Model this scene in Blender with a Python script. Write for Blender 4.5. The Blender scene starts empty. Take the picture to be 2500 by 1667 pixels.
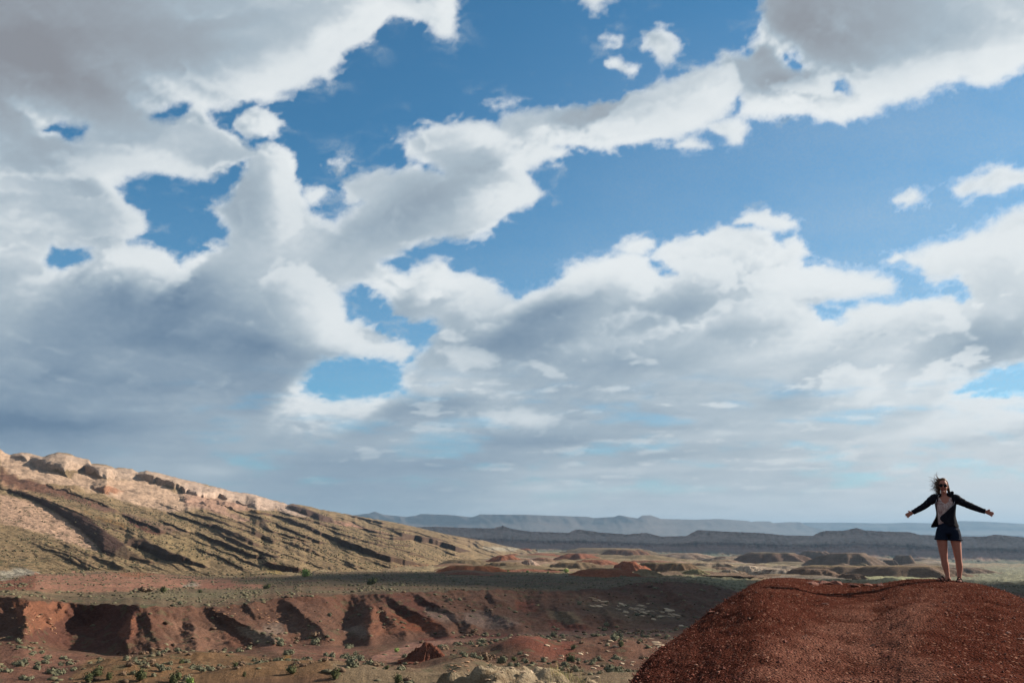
# Desert overlook under a broken cloud deck - everything is built here, nothing is loaded.
import bpy, bmesh, math, random
import numpy as np
from mathutils import Vector, Matrix

# ---------------------------------------------------------------- camera, sky light, sun, exposure
random.seed(7)
SC = bpy.context.scene
COL = SC.collection
FPX = 2165.0                       # focal length in units of a 2500 wide frame
HORV = 1310.0                      # row of the true horizon
PITCH = math.atan((HORV - 833.5) / FPX)
CAMZ = 20.0
cam_d = bpy.data.cameras.new('camera')
cam = bpy.data.objects.new('camera', cam_d); COL.objects.link(cam)
cam_d.sensor_width = 36.0; cam_d.sensor_fit = 'HORIZONTAL'
cam_d.lens = 36.0 * FPX / 2500.0
cam_d.clip_start = 0.1; cam_d.clip_end = 250000.0
cam.location = (0, 0, CAMZ); cam.rotation_euler = (math.pi / 2 + PITCH, 0, 0)
SC.camera = cam

SUN_AZ, SUN_EL = math.radians(72), math.radians(26)      # clockwise from the view bearing (+Y)
SUN = (math.sin(SUN_AZ) * math.cos(SUN_EL), math.cos(SUN_AZ) * math.cos(SUN_EL), math.sin(SUN_EL))
world = bpy.data.worlds.new('World'); SC.world = world; world.use_nodes = True
wn = world.node_tree.nodes; wl = world.node_tree.links; wn.clear()
w_out = wn.new('ShaderNodeOutputWorld'); w_bg = wn.new('ShaderNodeBackground'); w_sky = wn.new('ShaderNodeTexSky')
w_sky.sky_type = 'NISHITA'; w_sky.sun_disc = False
w_sky.sun_elevation = SUN_EL; w_sky.sun_rotation = SUN_AZ
w_sky.altitude = 1400; w_sky.air_density = 1.0; w_sky.dust_density = 0.9; w_sky.ozone_density = 2.2
w_bg.inputs['Strength'].default_value = 0.0515
w_mul = wn.new('ShaderNodeMix'); w_mul.data_type = 'RGBA'; w_mul.blend_type = 'MULTIPLY'; w_mul.inputs[0].default_value = 1.0
w_mul.inputs[7].default_value = (0.46, 1.02, 1.14, 1)             # clear, dry desert air
wl.new(w_sky.outputs[0], w_mul.inputs[6]); wl.new(w_mul.outputs[2], w_bg.inputs['Color']); wl.new(w_bg.outputs[0], w_out.inputs['Surface'])
sun_d = bpy.data.lights.new('sun', 'SUN'); sun = bpy.data.objects.new('sun', sun_d); COL.objects.link(sun)
sun_d.energy = 5.0; sun_d.angle = math.radians(0.5); sun_d.color = (1.0, 0.89, 0.76)
sun.rotation_euler = Vector(SUN).to_track_quat('Z', 'Y').to_euler()
sun.location = (40, 20, 120)
SC.view_settings.view_transform = 'Standard'; SC.view_settings.look = 'None'
SC.view_settings.exposure = 1.17; SC.view_settings.gamma = 1.0; SC.view_settings.use_curve_mapping = False
SC.cycles.max_bounces = 6; SC.cycles.diffuse_bounces = 2; SC.cycles.volume_bounces = 0; SC.cycles.transparent_max_bounces = 12

# ---------------------------------------------------------------- helpers
def tag(o, label=None, cat=None, group=None, kind=None):
    for k, v in (('label', label), ('category', cat), ('group', group), ('kind', kind)):
        if v: o[k] = v
    return o
def link(name, mesh, mat=None, parent=None):
    o = bpy.data.objects.new(name, mesh); COL.objects.link(o)
    if mat is not None: mesh.materials.clear(); mesh.materials.append(mat)
    if parent is not None: o.parent = parent
    return o
def np_mesh(name, verts, faces, cols=None, smooth=True, attr='albedo'):
    """verts (n,3), faces (m,3|4) numpy, optional rgba per vertex"""
    me = bpy.data.meshes.new(name)
    n, m, k = len(verts), len(faces), faces.shape[1]
    me.vertices.add(n); me.vertices.foreach_set('co', np.ascontiguousarray(verts, dtype=np.float32).ravel())
    me.loops.add(m * k); me.loops.foreach_set('vertex_index', np.ascontiguousarray(faces, dtype=np.int32).ravel())
    me.polygons.add(m)
    me.polygons.foreach_set('loop_start', np.arange(0, m * k, k, dtype=np.int32))
    me.polygons.foreach_set('use_smooth', np.full(m, smooth, dtype=bool))
    me.update(calc_edges=True)
    if cols is not None:
        a = me.attributes.new(attr, 'FLOAT_COLOR', 'POINT')
        a.data.foreach_set('color', np.ascontiguousarray(cols, dtype=np.float32).ravel())
    return me
def grid_faces(r, c, wrap=False):
    i = np.arange(r - 1)[:, None]; j = np.arange(c if wrap else c - 1)[None, :]
    j2 = (j + 1) % c
    a = i * c + j; b = i * c + j2; d = (i + 1) * c + j; e = (i + 1) * c + j2
    return np.stack([a, b, e, d], -1).reshape(-1, 4)
def grid_mesh(name, P, cols=None, wrap=False, smooth=True):
    r, c = P.shape[:2]
    return np_mesh(name, P.reshape(-1, 3), grid_faces(r, c, wrap), None if cols is None else cols.reshape(-1, 4), smooth)
def pix_dir(u, v):
    """frame position -> bearing (rad, clockwise from +Y) and tangent of elevation"""
    x = (np.asarray(u, float) - 1250) / FPX; y = (833.5 - np.asarray(v, float)) / FPX
    c, s = math.cos(PITCH), math.sin(PITCH)
    X, Y, Z = x, c - y * s, s + y * c
    return np.arctan2(X, Y), Z / np.hypot(X, Y)
def at(u, v, d):
    """point seen at frame position (u, v) at ground distance d"""
    a, t = pix_dir(u, v)
    return Vector((d * math.sin(a), d * math.cos(a), CAMZ + d * float(t)))
def project(x, y, z):
    c, s = math.cos(PITCH), math.sin(PITCH); z = z - CAMZ
    f = np.maximum(y * c + z * s, 1e-3)
    return 1250 + FPX * x / f, 833.5 - FPX * (-y * s + z * c) / f
class NT:
    """small node-tree builder"""
    def __init__(self, name):
        self.m = bpy.data.materials.new(name); self.m.use_nodes = True
        self.t = self.m.node_tree; self.t.nodes.clear()
        self.out = self.t.nodes.new('ShaderNodeOutputMaterial')
    def n(self, kind, **kw):
        nd = self.t.nodes.new(kind)
        ins = kw.pop('ins', {})
        for k, v in kw.items(): setattr(nd, k, v)
        for k, v in ins.items():
            if isinstance(v, bpy.types.NodeSocket): self.t.links.new(v, nd.inputs[k])
            else: nd.inputs[k].default_value = v
        return nd
    def math(self, op, a, b=0.0, c=0.0, clamp=False):
        nd = self.n('ShaderNodeMath', operation=op, use_clamp=clamp)
        for i, v in enumerate((a, b, c)):
            if isinstance(v, bpy.types.NodeSocket): self.t.links.new(v, nd.inputs[i])
            else: nd.inputs[i].default_value = v
        return nd.outputs[0]
    def mix(self, f, a, b, blend='MIX'):
        nd = self.n('ShaderNodeMix', data_type='RGBA', blend_type=blend)
        for i, v in ((0, f), (6, a), (7, b)):
            if isinstance(v, bpy.types.NodeSocket): self.t.links.new(v, nd.inputs[i])
            else: nd.inputs[i].default_value = v if not isinstance(v, tuple) or len(v) == 4 else (*v, 1)
        return nd.outputs[2]
    def ramp(self, x, lo, hi):
        nd = self.n('ShaderNodeMapRange', interpolation_type='SMOOTHSTEP', ins={'Value': x, 'From Min': lo, 'From Max': hi})
        return nd.outputs[0]
    def noise(self, scale, detail=4.0, rough=0.55, vec=None, dist=0.0):
        nd = self.n('ShaderNodeTexNoise', ins={'Scale': scale, 'Detail': detail, 'Roughness': rough, 'Distortion': dist})
        if vec is not None: self.t.links.new(vec, nd.inputs['Vector'])
        return nd.outputs['Fac']
    def surf(self, color, rough=0.9, bump=None, bump_dist=0.02, bump_strength=1.0, spec=0.2, **extra):
        b = self.n('ShaderNodeBsdfPrincipled')
        if isinstance(color, bpy.types.NodeSocket): self.t.links.new(color, b.inputs['Base Color'])
        else: b.inputs['Base Color'].default_value = (*color, 1)
        if isinstance(rough, bpy.types.NodeSocket): self.t.links.new(rough, b.inputs['Roughness'])
        else: b.inputs['Roughness'].default_value = rough
        b.inputs['Specular IOR Level'].default_value = spec
        for k, v in extra.items(): b.inputs[k].default_value = v
        if bump is not None:
            bp = self.n('ShaderNodeBump', ins={'Height': bump, 'Distance': bump_dist, 'Strength': bump_strength})
            self.t.links.new(bp.outputs[0], b.inputs['Normal'])
        self.t.links.new(b.outputs[0], self.out.inputs['Surface'])
        return self.m
# ---------------------------------------------------------------- numpy noise
def _hash2(ix, iy, seed):
    h = (ix.astype(np.int64) * 374761393 + iy.astype(np.int64) * 668265263 + seed * 974634721) & 0xFFFFFFFF
    h = ((h ^ (h >> 13)) * 1274126177) & 0xFFFFFFFF
    h = h ^ (h >> 16)
    return h
def gnoise(x, y, seed=0):
    """2D gradient noise, about -0.7..0.7"""
    x0 = np.floor(x); y0 = np.floor(y)
    fx = x - x0; fy = y - y0
    ix = x0.astype(np.int64); iy = y0.astype(np.int64)
    u = fx * fx * fx * (fx * (fx * 6 - 15) + 10); v = fy * fy * fy * (fy * (fy * 6 - 15) + 10)
    def g(dx, dy):
        a = _hash2(ix + dx, iy + dy, seed) * (2 * math.pi / 4294967296.0)
        return np.cos(a) * (fx - dx) + np.sin(a) * (fy - dy)
    n0 = g(0, 0); n1 = g(1, 0); a = n0 + u * (n1 - n0)
    n0 = g(0, 1); n1 = g(1, 1); b = n0 + u * (n1 - n0)
    return a + v * (b - a)
def fbm(x, y, octv=5, seed=0, gain=0.5, lac=2.03, mode=0):
    s = np.zeros_like(x); a = 1.0; t = 0.0
    for i in range(octv):
        n = gnoise(x + 17.3 * i, y - 9.1 * i, seed + i)
        if mode == 1: n = 0.55 - np.abs(n) * 1.9          # ridged
        elif mode == 2: n = np.abs(n) * 1.9 - 0.5           # billow
        s += a * n; t += a; a *= gain; x = x * lac; y = y * lac
    return s / t
def worley(x, y, seed=0):
    """rounded lumps: returns height 0..1 of the tallest lump at each point"""
    ix = np.floor(x).astype(np.int64); iy = np.floor(y).astype(np.int64)
    best = np.full(x.shape, -9.0)
    for dx in (-1, 0, 1):
        for dy in (-1, 0, 1):
            h = _hash2(ix + dx, iy + dy, seed); h2 = _hash2(ix + dx, iy + dy, seed + 77)
            px = ix + dx + 0.15 + 0.7 * (h & 0xFFFF) / 65535.0; py = iy + dy + 0.15 + 0.7 * (h >> 16) / 65535.0
            r = 0.62 + 0.55 * (h2 & 0xFFFF) / 65535.0
            best = np.maximum(best, r - ((x - px) ** 2 + (y - py) ** 2) / r)
    return best
def sstep(a, b, x):
    t = np.clip((x - a) / (b - a), 0, 1); return t * t * (3 - 2 * t)
def poly_sd(px, py, poly):
    """signed distance to a polygon, positive inside"""
    d = np.full(px.shape, 1e18); inside = np.zeros(px.shape, bool); n = len(poly)
    for i in range(n):
        ax, ay = poly[i]; bx, by = poly[(i + 1) % n]
        ex, ey = bx - ax, by - ay; wx, wy = px - ax, py - ay
        t = np.clip((wx * ex + wy * ey) / max(ex * ex + ey * ey, 1e-9), 0, 1)
        d = np.minimum(d, (wx - ex * t) ** 2 + (wy - ey * t) ** 2)
        if ay != by:
            inside ^= ((ay > py) != (by > py)) & (px < ex * (py - ay) / ey + ax)
    return np.where(inside, 1, -1) * np.sqrt(d)
def bilerp(G, gx, gy):
    """sample grid G (rows, cols) at float indices with smooth bicubic-ish interpolation"""
    r, c = G.shape
    gx = np.clip(gx, 0, c - 1.001); gy = np.clip(gy, 0, r - 1.001)
    ix = gx.astype(int); iy = gy.astype(int); fx = gx - ix; fy = gy - iy
    return (G[iy, ix] * (1 - fx) + G[iy, ix + 1] * fx) * (1 - fy) + (G[iy + 1, ix] * (1 - fx) + G[iy + 1, ix + 1] * fx) * fy
def blur(G, n):
    for _ in range(n):
        P = np.pad(G, 1, mode='edge')
        G = (P[:-2, 1:-1] + P[2:, 1:-1] + 2 * P[1:-1, 1:-1]) / 4
        P = np.pad(G, 1, mode='edge')
        G = (P[1:-1, :-2] + P[1:-1, 2:] + 2 * P[1:-1, 1:-1]) / 4
    return G
# ---------------------------------------------------------------- where the gaps of blue sky lie (sky chart units)
BLUE = [
 [(1052,-60),(1050,60),(1042,88),(1010,82),(985,52),(960,47),(905,35),(872,60),(855,92),(830,102),(787,122),(780,152),(755,182),(720,187),(690,206),(640,226),(610,238),(560,242),(520,252),(490,256),(496,285),(520,300),(548,318),(565,342),(585,352),(600,336),(622,334),(660,350),(680,370),(678,400),(686,430),(700,450),(742,445),(716,465),(706,482),(740,505),(768,505),(800,485),(830,462),(800,470),(785,415),(830,392),(870,378),(890,390),(940,380),(985,385),(1010,392),(970,372),(925,360),(920,345),(908,325),(950,305),(965,290),(1010,280),(1050,268),(1100,272),(1142,280),(1145,254),(1190,248),(1250,245),(1300,240),(1345,255),(1360,240),(1430,240),(1440,210),(1480,205),(1510,180),(1545,175),(1590,150),(1640,140),(1660,110),(1690,120),(1720,115),(1740,85),(1745,40),(1755,5),(1775,-60)],
 [(1244,445),(1225,472),(1190,482),(1150,507),(1120,537),(1085,557),(1060,556),(1020,547),(960,562),(905,597),(880,606),(930,625),(960,600),(1000,588),(1030,595),(1040,625),(1080,630),(1120,645),(1150,665),(1180,675),(1210,660),(1240,650),(1280,640),(1300,605),(1370,590),(1420,580),(1460,585),(1490,610),(1515,636),(1556,632),(1500,600),(1510,580),(1560,560),(1620,535),(1660,520),(1700,520),(1770,530),(1790,560),(1810,565),(1830,550),(1850,555),(1862,580),(1842,600),(1850,615),(1880,610),(1940,625),(2000,625),(2050,635),(2064,655),(2040,682),(1980,688),(1920,692),(1865,702),(1885,722),(1925,737),(1942,735),(1940,705),(1980,690),(2060,697),(2120,687),(2180,690),(2212,702),(2236,690),(2230,660),(2200,640),(2130,650),(2108,622),(2080,607),(2030,600),(2040,595),(2100,580),(2130,560),(2180,545),(2250,520),(2300,490),(2352,474),(2420,450),(2450,200),(2420,130),(2352,155),(2320,172),(2280,192),(2240,197),(2210,187),(2150,207),(2110,227),(2050,242),(2000,267),(1960,282),(1910,282),(1850,267),(1790,277),(1750,267),(1700,267),(1708,240),(1702,215),(1690,232),(1660,272),(1620,292),(1590,307),(1530,327),(1480,332),(1440,337),(1400,347),(1330,337),(1278,337),(1302,345),(1290,367),(1250,377),(1217,397)],
 [(270,432),(300,402),(340,397),(370,395),(430,412),(490,406),(530,386),(582,364),(562,402),(540,432),(510,462),(478,475),(508,500),(530,530),(520,560),(482,562),(500,577),(450,592),(416,612),(380,577),(330,562),(298,556),(340,530),(335,490),(290,466)],
 [(98,602),(118,568),(200,580),(215,600),(150,622),(110,612)],
 [(95,300),(130,281),(187,295),(180,314),(150,317),(120,306)],
 [(353,267),(400,244),(432,243),(420,262),(380,277)],
 [(792,672),(830,655),(880,690),(912,722),(940,742),(982,740),(1002,760),(987,790),(962,802),(952,827),(910,832),(930,850),(920,860),(928,895),(880,906),(840,916),(760,922),(700,902),(690,880),(712,850),(742,830),(792,822),(852,820),(930,830),(955,800),(935,775),(900,772),(850,742),(810,732),(790,700)],
 [(2190,907),(2230,880),(2280,850),(2352,838),(2440,830),(2440,905),(2290,911),(2230,907)],
 [(1797,135),(1830,118),(1852,150),(1840,167),(1810,157)],
 [(1913,195),(1940,183),(1957,200),(1945,217),(1918,212)],
]
PUFF = [
 [(545,285),(560,262),(590,253),(622,265),(642,290),(635,312),(605,318),(585,300),(560,312)],
 [(1330,-40),(1420,-40),(1395,8),(1370,26),(1350,15)],
 [(1478,105),(1490,80),(1520,66),(1545,82),(1562,108),(1550,140),(1525,158),(1510,130)],
 [(1393,148),(1418,133),(1440,150),(1468,155),(1455,170),(1425,165)],
 [(1388,86),(1410,74),(1422,90),(1400,100)],
 [(760,376),(810,364),(800,390),(778,398)],
 [(2182,432),(2205,412),(2232,400),(2262,384),(2300,378),(2345,390),(2420,385),(2420,425),(2345,420),(2295,440),(2240,444),(2215,456)],
 [(2056,462),(2072,446),(2095,438),(2124,446),(2118,463),(2080,472)],
 [(1688,512),(1722,489),(1762,484),(1790,498),(1832,516),(1800,524),(1760,528),(1725,516)],
 [(1422,576),(1445,558),(1482,551),(1497,566),(1470,585)],
 [(1552,330),(1585,316),(1622,336),(1590,342)],
 [(1622,285),(1660,276),(1700,272),(1722,295),(1706,325),(1685,335),(1660,308)],
 [(915,880),(925,850),(955,842),(985,858),(1030,850),(1075,858),(1090,880),(1060,908),(1010,912),(950,905)],
 [(2125,635),(2145,628),(2182,640),(2150,652)],
 [(1110,240),(1160,230),(1195,228),(1180,242),(1130,248)],
 [(700,448),(730,436),(748,440),(730,462),(708,470)],
]
# cloud brightness (0..255, display) over the sky chart: columns every 200, rows every 100
SHADE = np.array([
 [150,160,178,200,215,225,220,220,200,165,165,200,225],
 [138,150,172,197,210,222,220,222,225,180,172,205,232],
 [142,153,180,212,218,220,220,222,224,208,205,228,238],
 [188,193,207,222,216,217,214,210,222,228,234,238,238],
 [207,202,196,206,220,198,208,216,225,232,236,238,238],
 [208,206,198,208,200,190,218,222,228,236,238,238,234],
 [206,203,216,192,212,218,222,232,226,226,232,234,232],
 [182,164,158,178,216,217,176,200,192,216,226,228,208],
 [170,160,156,156,184,196,176,184,190,202,216,186,192],
 [158,158,164,170,186,198,172,172,178,196,208,214,218],
 [142,152,172,182,182,172,166,168,178,190,202,212,218],
 [186,186,180,168,160,160,166,172,174,180,190,202,204],
 [192,186,180,174,172,182,192,192,194,198,202,206,208]], float)

def chart(dx, dy, dz):
    """direction -> sky chart units (a gnomonic chart about a fixed bearing of this sky)"""
    c, s = math.cos(PITCH), math.sin(PITCH)
    fwd = dy * c + dz * s; up = -dy * s + dz * c
    ok = fwd > 0.25
    f = np.where(ok, fwd, 1.0)
    k = 2352.0 / 2500.0
    return (1250 + FPX * dx / f) * k, (833.5 - FPX * up / f) * k, ok

def shift(A, dx, dy):
    """A sampled at (x+dx, y+dy), pixels, bilinear, edges held"""
    h, w = A.shape
    ix, iy = int(math.floor(dx)), int(math.floor(dy)); fx, fy = dx - ix, dy - iy
    p = max(abs(ix), abs(iy)) + 2
    P = np.pad(A, p, mode='edge')
    g = lambda a, b: P[p + iy + b:p + iy + b + h, p + ix + a:p + ix + a + w]
    return (g(0, 0) * (1 - fx) + g(1, 0) * fx) * (1 - fy) + (g(0, 1) * (1 - fx) + g(1, 1) * fx) * fy
def boxblur(A, r):
    for ax in (0, 1):
        P = np.pad(A, [(r + 1, r) if i == ax else (0, 0) for i in (0, 1)], mode='edge')
        C = np.cumsum(P, axis=ax)
        n = A.shape[ax]
        A = (np.take(C, np.arange(2 * r + 1, 2 * r + 1 + n), ax) - np.take(C, np.arange(0, n), ax)) / (2 * r + 1)
    return A

# soft brighter and darker masses: x, y, half-width, half-height, tilt (deg), brightness step
MASS = [(1700,560,90,36,0,18),(1400,602,80,22,-10,22),(1250,705,120,40,-8,-26),(1490,650,55,42,20,20),(1780,690,80,38,10,24),
 (1330,668,46,12,-15,18),(1560,705,85,34,-5,-20),(1905,640,100,22,3,16),(1720,648,55,26,0,-14),(1650,735,105,16,-12,18),(1150,790,120,26,0,-16),
 (1500,835,150,20,-4,-14),(2290,770,110,30,-8,-26),(2150,720,100,22,-4,16),(1960,885,70,24,-10,18),(1830,915,85,26,-6,-16),(2150,872,70,30,-15,18),
 (1000,880,80,24,0,24),(1010,932,95,18,0,-22),(1180,962,80,12,-6,20),(1240,1018,150,16,0,-14),(650,420,28,60,12,10),(560,490,46,60,10,-14),
 (330,695,130,50,0,-14),(730,742,75,46,10,28),(850,792,90,20,8,22),(640,805,150,16,2,-16),(50,600,60,26,0,16),(310,600,95,18,6,16),
 (80,972,190,20,2,-24),(480,1078,50,12,0,18),(905,490,120,34,-22,-26),(1150,470,95,26,-32,16),(80,130,150,90,0,-8),(545,80,60,14,-8,12),
 (1850,60,130,60,-10,-16),(1800,238,200,22,-12,14),(1785,198,55,18,-6,-24),(1560,255,70,22,-12,-10),(620,130,170,40,-20,8),(160,360,120,40,0,-14),
 (420,330,60,34,0,14),(1080,310,70,16,-8,10),(1700,820,120,16,-6,14),(1420,790,90,14,-4,12),(2080,800,110,20,-10,16),(2260,960,90,12,-6,14),
 (1420,1075,140,10,-3,14),(1650,1000,120,9,-4,12),(1300,1130,160,10,-2,10),(900,1010,120,14,-4,10),(1100,1060,120,12,-2,-10),(250,880,160,14,3,-8),(420,780,120,16,0,-12),
 (1860,1055,120,9,-8,12),(2050,1000,110,10,-10,14),(2000,955,100,14,-8,-14),(2250,1010,110,12,-6,-12)]
# nearer heaps that stand in front of the deck
HEAP = [[(1290,640),(1330,610),(1400,590),(1460,590),(1490,615),(1512,650),(1482,700),(1420,690),(1380,665),(1330,680)],
 [(1600,735),(1650,692),(1720,690),(1780,678),(1832,700),(1872,730),(1892,762),(1800,782),(1700,792),(1620,772)],
 [(1940,742),(1990,702),(2060,692),(2130,692),(2200,712),(2222,752),(2120,782),(2000,772)],
 [(1060,650),(1100,635),(1150,660),(1182,690),(1130,722),(1060,702)],
 [(590,640),(640,600),(700,600),(760,640),(792,720),(762,792),(680,782),(620,720)],
 [(1880,862),(1930,840),(2000,850),(2042,890),(1990,932),(1900,922)],
 [(2080,872),(2140,832),(2200,840),(2232,880),(2150,932),(2080,912)],
 [(1000,800),(1050,790),(1120,800),(1152,830),(1060,852)],
 [(2180,932),(2260,902),(2352,910),(2420,950),(2250,982)],
 [(1100,952),(1200,935),(1300,960),(1250,992),(1130,992)],
 [(700,762),(780,742),(860,782),(940,802),(955,832),(880,832),(760,816)],
 [(1500,640),(1560,600),(1640,590),(1700,610),(1690,660),(1600,680),(1530,670)],
 [(1700,640),(1790,620),(1880,628),(1980,632),(2050,650),(1960,680),(1840,680),(1740,690)],
 [(1380,740),(1450,715),(1540,720),(1560,760),(1470,790),(1390,780)],
 [(240,580),(330,570),(420,612),(440,650),(330,650),(250,630)],
 [(0,335),(80,312),(200,330),(330,335),(440,262),(530,300),(580,352),(480,402),(300,392),(150,412),(-40,400)],
 [(-40,440),(120,452),(260,452),(335,492),(330,542),(200,552),(80,532),(-40,520)], [(-40,575),(60,562),(100,602),(112,640),(40,652),(-40,640)],
 [(545,420),(600,352),(660,372),(682,432),(702,522),(640,562),(562,542)], [(900,470),(1050,402),(1200,382),(1242,442),(1120,522),(980,562),(900,560)],
 [(420,60),(600,22),(900,-30),(1040,40),(830,100),(720,182),(540,232),(430,180)], [(1450,222),(1560,182),(1680,142),(1702,212),(1600,292),(1450,322),(1350,312)],
 [(1760,202),(1900,222),(2050,212),(2200,172),(2420,130),(2420,20),(2200,82),(2000,160)], [(960,300),(1080,275),(1140,285),(1200,330),(1080,345),(980,340)],
 [(2130,570),(2230,540),(2352,520),(2420,560),(2352,620),(2220,625),(2150,610)]]
CH_X0, CH_Y0, CH_S = -110.0, -110.0, 2.5
def march(sdn, U, V, W1, W2, w1, w2, cy, NW, seed):
    soft = 1.35 + 1.8 * sstep(-0.25, 0.3, W2)
    ny, nx = sdn.shape
    rough = 0.55 + 0.45 * sstep(-0.3, 0.3, W1)
    ws = np.linspace(-1, 1, NW)
    rho = np.zeros((NW, ny, nx), np.float32)
    for k, w in enumerate(ws):                         # k = 0 is the near side
        Uw = U + 16 * W1 + 12 * w1 + w * 60; Vw = V + 16 * W2 + 12 * w2 - w * 40
        n = 0.62 * fbm(Uw / 150 + 2.1 * w, Vw / 120 - 1.3 * w, 2, 41 + seed, mode=2)
        n += 0.46 * fbm(Uw / 62 + 3.7 * w, Vw / 54 + 2.9 * w, 2, 47 + seed, mode=2)
        n += 0.30 * rough * fbm(Uw / 20 - 5.1 * w, Vw / 19 + 4.3 * w, 3, 53 + seed, gain=0.62)
        rho[k] = np.clip((sdn - 0.8 * w * w - 0.20 - n * 1.25) * soft, 0, 1)
    low = sstep(380, 640, cy)
    ext = 0.62 * 14 / NW
    # sun beyond and to the right: upper clouds are lit on their far (lower) flank, low ones on their tops
    L = np.zeros_like(rho); c = 14.0 / NW
    acc = [np.zeros((ny, nx), np.float32), np.zeros((ny, nx), np.float32)]
    for k in range(NW - 1, -1, -1):
        a0 = shift(acc[0], 7.0 * c, 5.4 * c); a1 = shift(acc[1], 6.6 * c, -6.2 * c)
        acc[0] = a0 + rho[k]; acc[1] = a1 + rho[k]
        od = (a0 * (1 - low) + a1 * low + 0.5 * rho[k]) * ext
        L[k] = 0.62 * np.exp(-0.85 * od) + 0.38 * np.exp(-0.22 * od)
    T = np.ones((ny, nx)); S = np.zeros((ny, nx))
    for k in range(NW):
        a = 1 - np.exp(-rho[k] * 1.15 * c)
        S += T * a * L[k]; T *= 1 - a
    return 1 - T, S / np.maximum(1 - T, 1e-3)
def cloud_chart():
    """march light through a slab of lumpy cloud laid out over the sky chart -> alpha, r, g, b"""
    # clouds: light marched through the slab
    nx, ny = int(2580 / CH_S), int(1400 / CH_S)
    cx, cy = np.meshgrid(CH_X0 + CH_S * np.arange(nx), CH_Y0 + CH_S * np.arange(ny))
    # perspective: lumps shrink and flatten towards the horizon
    persp = np.interp(np.clip(cy[:, 0], -110, 1300), [-110, 400, 800, 1000, 1150, 1300], [1.0, 1.05, 1.35, 1.9, 2.8, 3.4])
    Yp = np.cumsum(persp * np.interp(cy[:, 0], [0, 700, 1000, 1200], [1.0, 1.15, 1.7, 2.2])) * CH_S
    U = (cx - 1176) * np.sqrt(persp)[:, None] * 0.9 + 1176
    V = np.repeat(Yp[:, None], nx, 1)
    W1 = fbm(U / 330, V / 330, 3, 11); W2 = fbm(U / 330, V / 330, 3, 23)
    w1 = fbm(U / 70, V / 70, 4, 31, gain=0.55); w2 = fbm(U / 70, V / 70, 4, 37, gain=0.55)
    blue = np.full(cx.shape, -1e9)
    ix, iy = cx + 14 * W1 + 10 * w1, cy + 14 * W2 + 10 * w2
    for p in BLUE:
        p = np.array(p)
        blue = np.maximum(blue, poly_sd(ix, iy, p))
    sd = -blue
    for p in PUFF:
        xs = [q[0] for q in p]; ys = [q[1] for q in p]
        x0 = max(int((min(xs) - 60 - CH_X0) / CH_S), 0); x1 = int((max(xs) + 60 - CH_X0) / CH_S)
        y0 = max(int((min(ys) - 60 - CH_Y0) / CH_S), 0); y1 = int((max(ys) + 60 - CH_Y0) / CH_S)
        sl = (slice(y0, y1), slice(x0, x1))
        sd[sl] = np.maximum(sd[sl], np.minimum(poly_sd(ix[sl], iy[sl], p) + 3, 22))
    inner = fbm(U / 210 + 0.25 * w1, V / 150 + 0.25 * w2, 4, 61, gain=0.5, mode=2)
    sdn = np.clip(sd / 62.0, -1.2, 1.3)
    sdn = np.minimum(sdn, 0.42 + 1.5 * sstep(-0.42, 0.25, inner) * (1 - 0.3 * sstep(250, 60, cy)))
    alpha, S = march(sdn, U, V, W1, W2, w1, w2, cy, 14, 0)
    # second, nearer layer over the middle of the chart
    r0, r1 = 0, int((1190 - CH_Y0) / CH_S)
    q = lambda A: A[r0:r1]
    hsd = np.full(q(cx).shape, -200.0)
    for p in HEAP: hsd = np.maximum(hsd, np.minimum(poly_sd(q(ix), q(iy), p), 34))
    lo = sstep(820, 960, q(cy))
    lump = fbm(q(U) / 170, q(V) / 110, 3, 131, mode=2) * (1 - lo) + (fbm(q(U) / 210, q(V) / 84, 4, 133, mode=2) + 0.03) * lo
    hsd = np.maximum(hsd, 95 * (lump - 0.10) - 200 * sstep(660, 560, q(cy)) - 30 * sstep(900, 500, q(cx)))
    hsd = np.minimum(hsd, q(sd) - 6)
    h2, S2 = march(np.clip(hsd / 40.0, -4, 0.9), q(U) + 900, q(V) + 400, q(W1), q(W2), q(w1), q(w2), q(cy), 9, 300)
    fade = sstep(1190, 1090, q(cy)) * (1 - 0.25 * sstep(300, 150, q(cy)))
    h2 = h2 * fade * 0.88
    # large-scale brightness of this sky
    g = np.arange(0, 12.001, 0.1); GX, GY = np.meshgrid(g, g)
    SHB = SHADE.copy(); SHB[9:, 6:] += 9; SHB[11:, 6:] += 9; SHB[6:, :] += 4
    sh0 = blur(bilerp(SHB, GX, GY), 12)
    sh = bilerp(sh0, np.clip((cx + 40 * W1 + 14 * w1) / 20, 0, 119.9), np.clip((cy + 40 * W2 + 14 * w2) / 10, 0, 119.9))
    wgt = boxblur(boxblur(alpha, 36), 36)
    Sm = boxblur(boxblur(S * alpha, 36), 36) / np.maximum(wgt, 0.05)
    mx, my = cx + 34 * W1 + 16 * w1, cy + 26 * W2 + 13 * w2
    for (x, y, rx, ry, an, dv) in MASS:
        ca, sa = math.cos(math.radians(an)), math.sin(math.radians(an))
        a = ((mx - x) * ca + (my - y) * sa) / (rx * 1.25); b = (-(mx - x) * sa + (my - y) * ca) / (ry * 1.25)
        sh = sh + dv * np.exp(-(a * a + b * b))
    flat = sstep(880, 1120, cy)
    s = sh + 135 * (S - Sm) * 1.45 * (1 - 0.6 * flat) * (0.55 + 0.45 * sstep(-0.2, 0.25, W2))
    s2 = q(sh) + 3 + 30 * np.tanh(3.4 * (S2 - 0.44)) * (1 - 0.45 * q(flat))
    s[r0:r1] = q(s) * (1 - h2) + s2 * h2
    alpha[r0:r1] = 1 - (1 - q(alpha)) * (1 - h2)
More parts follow.
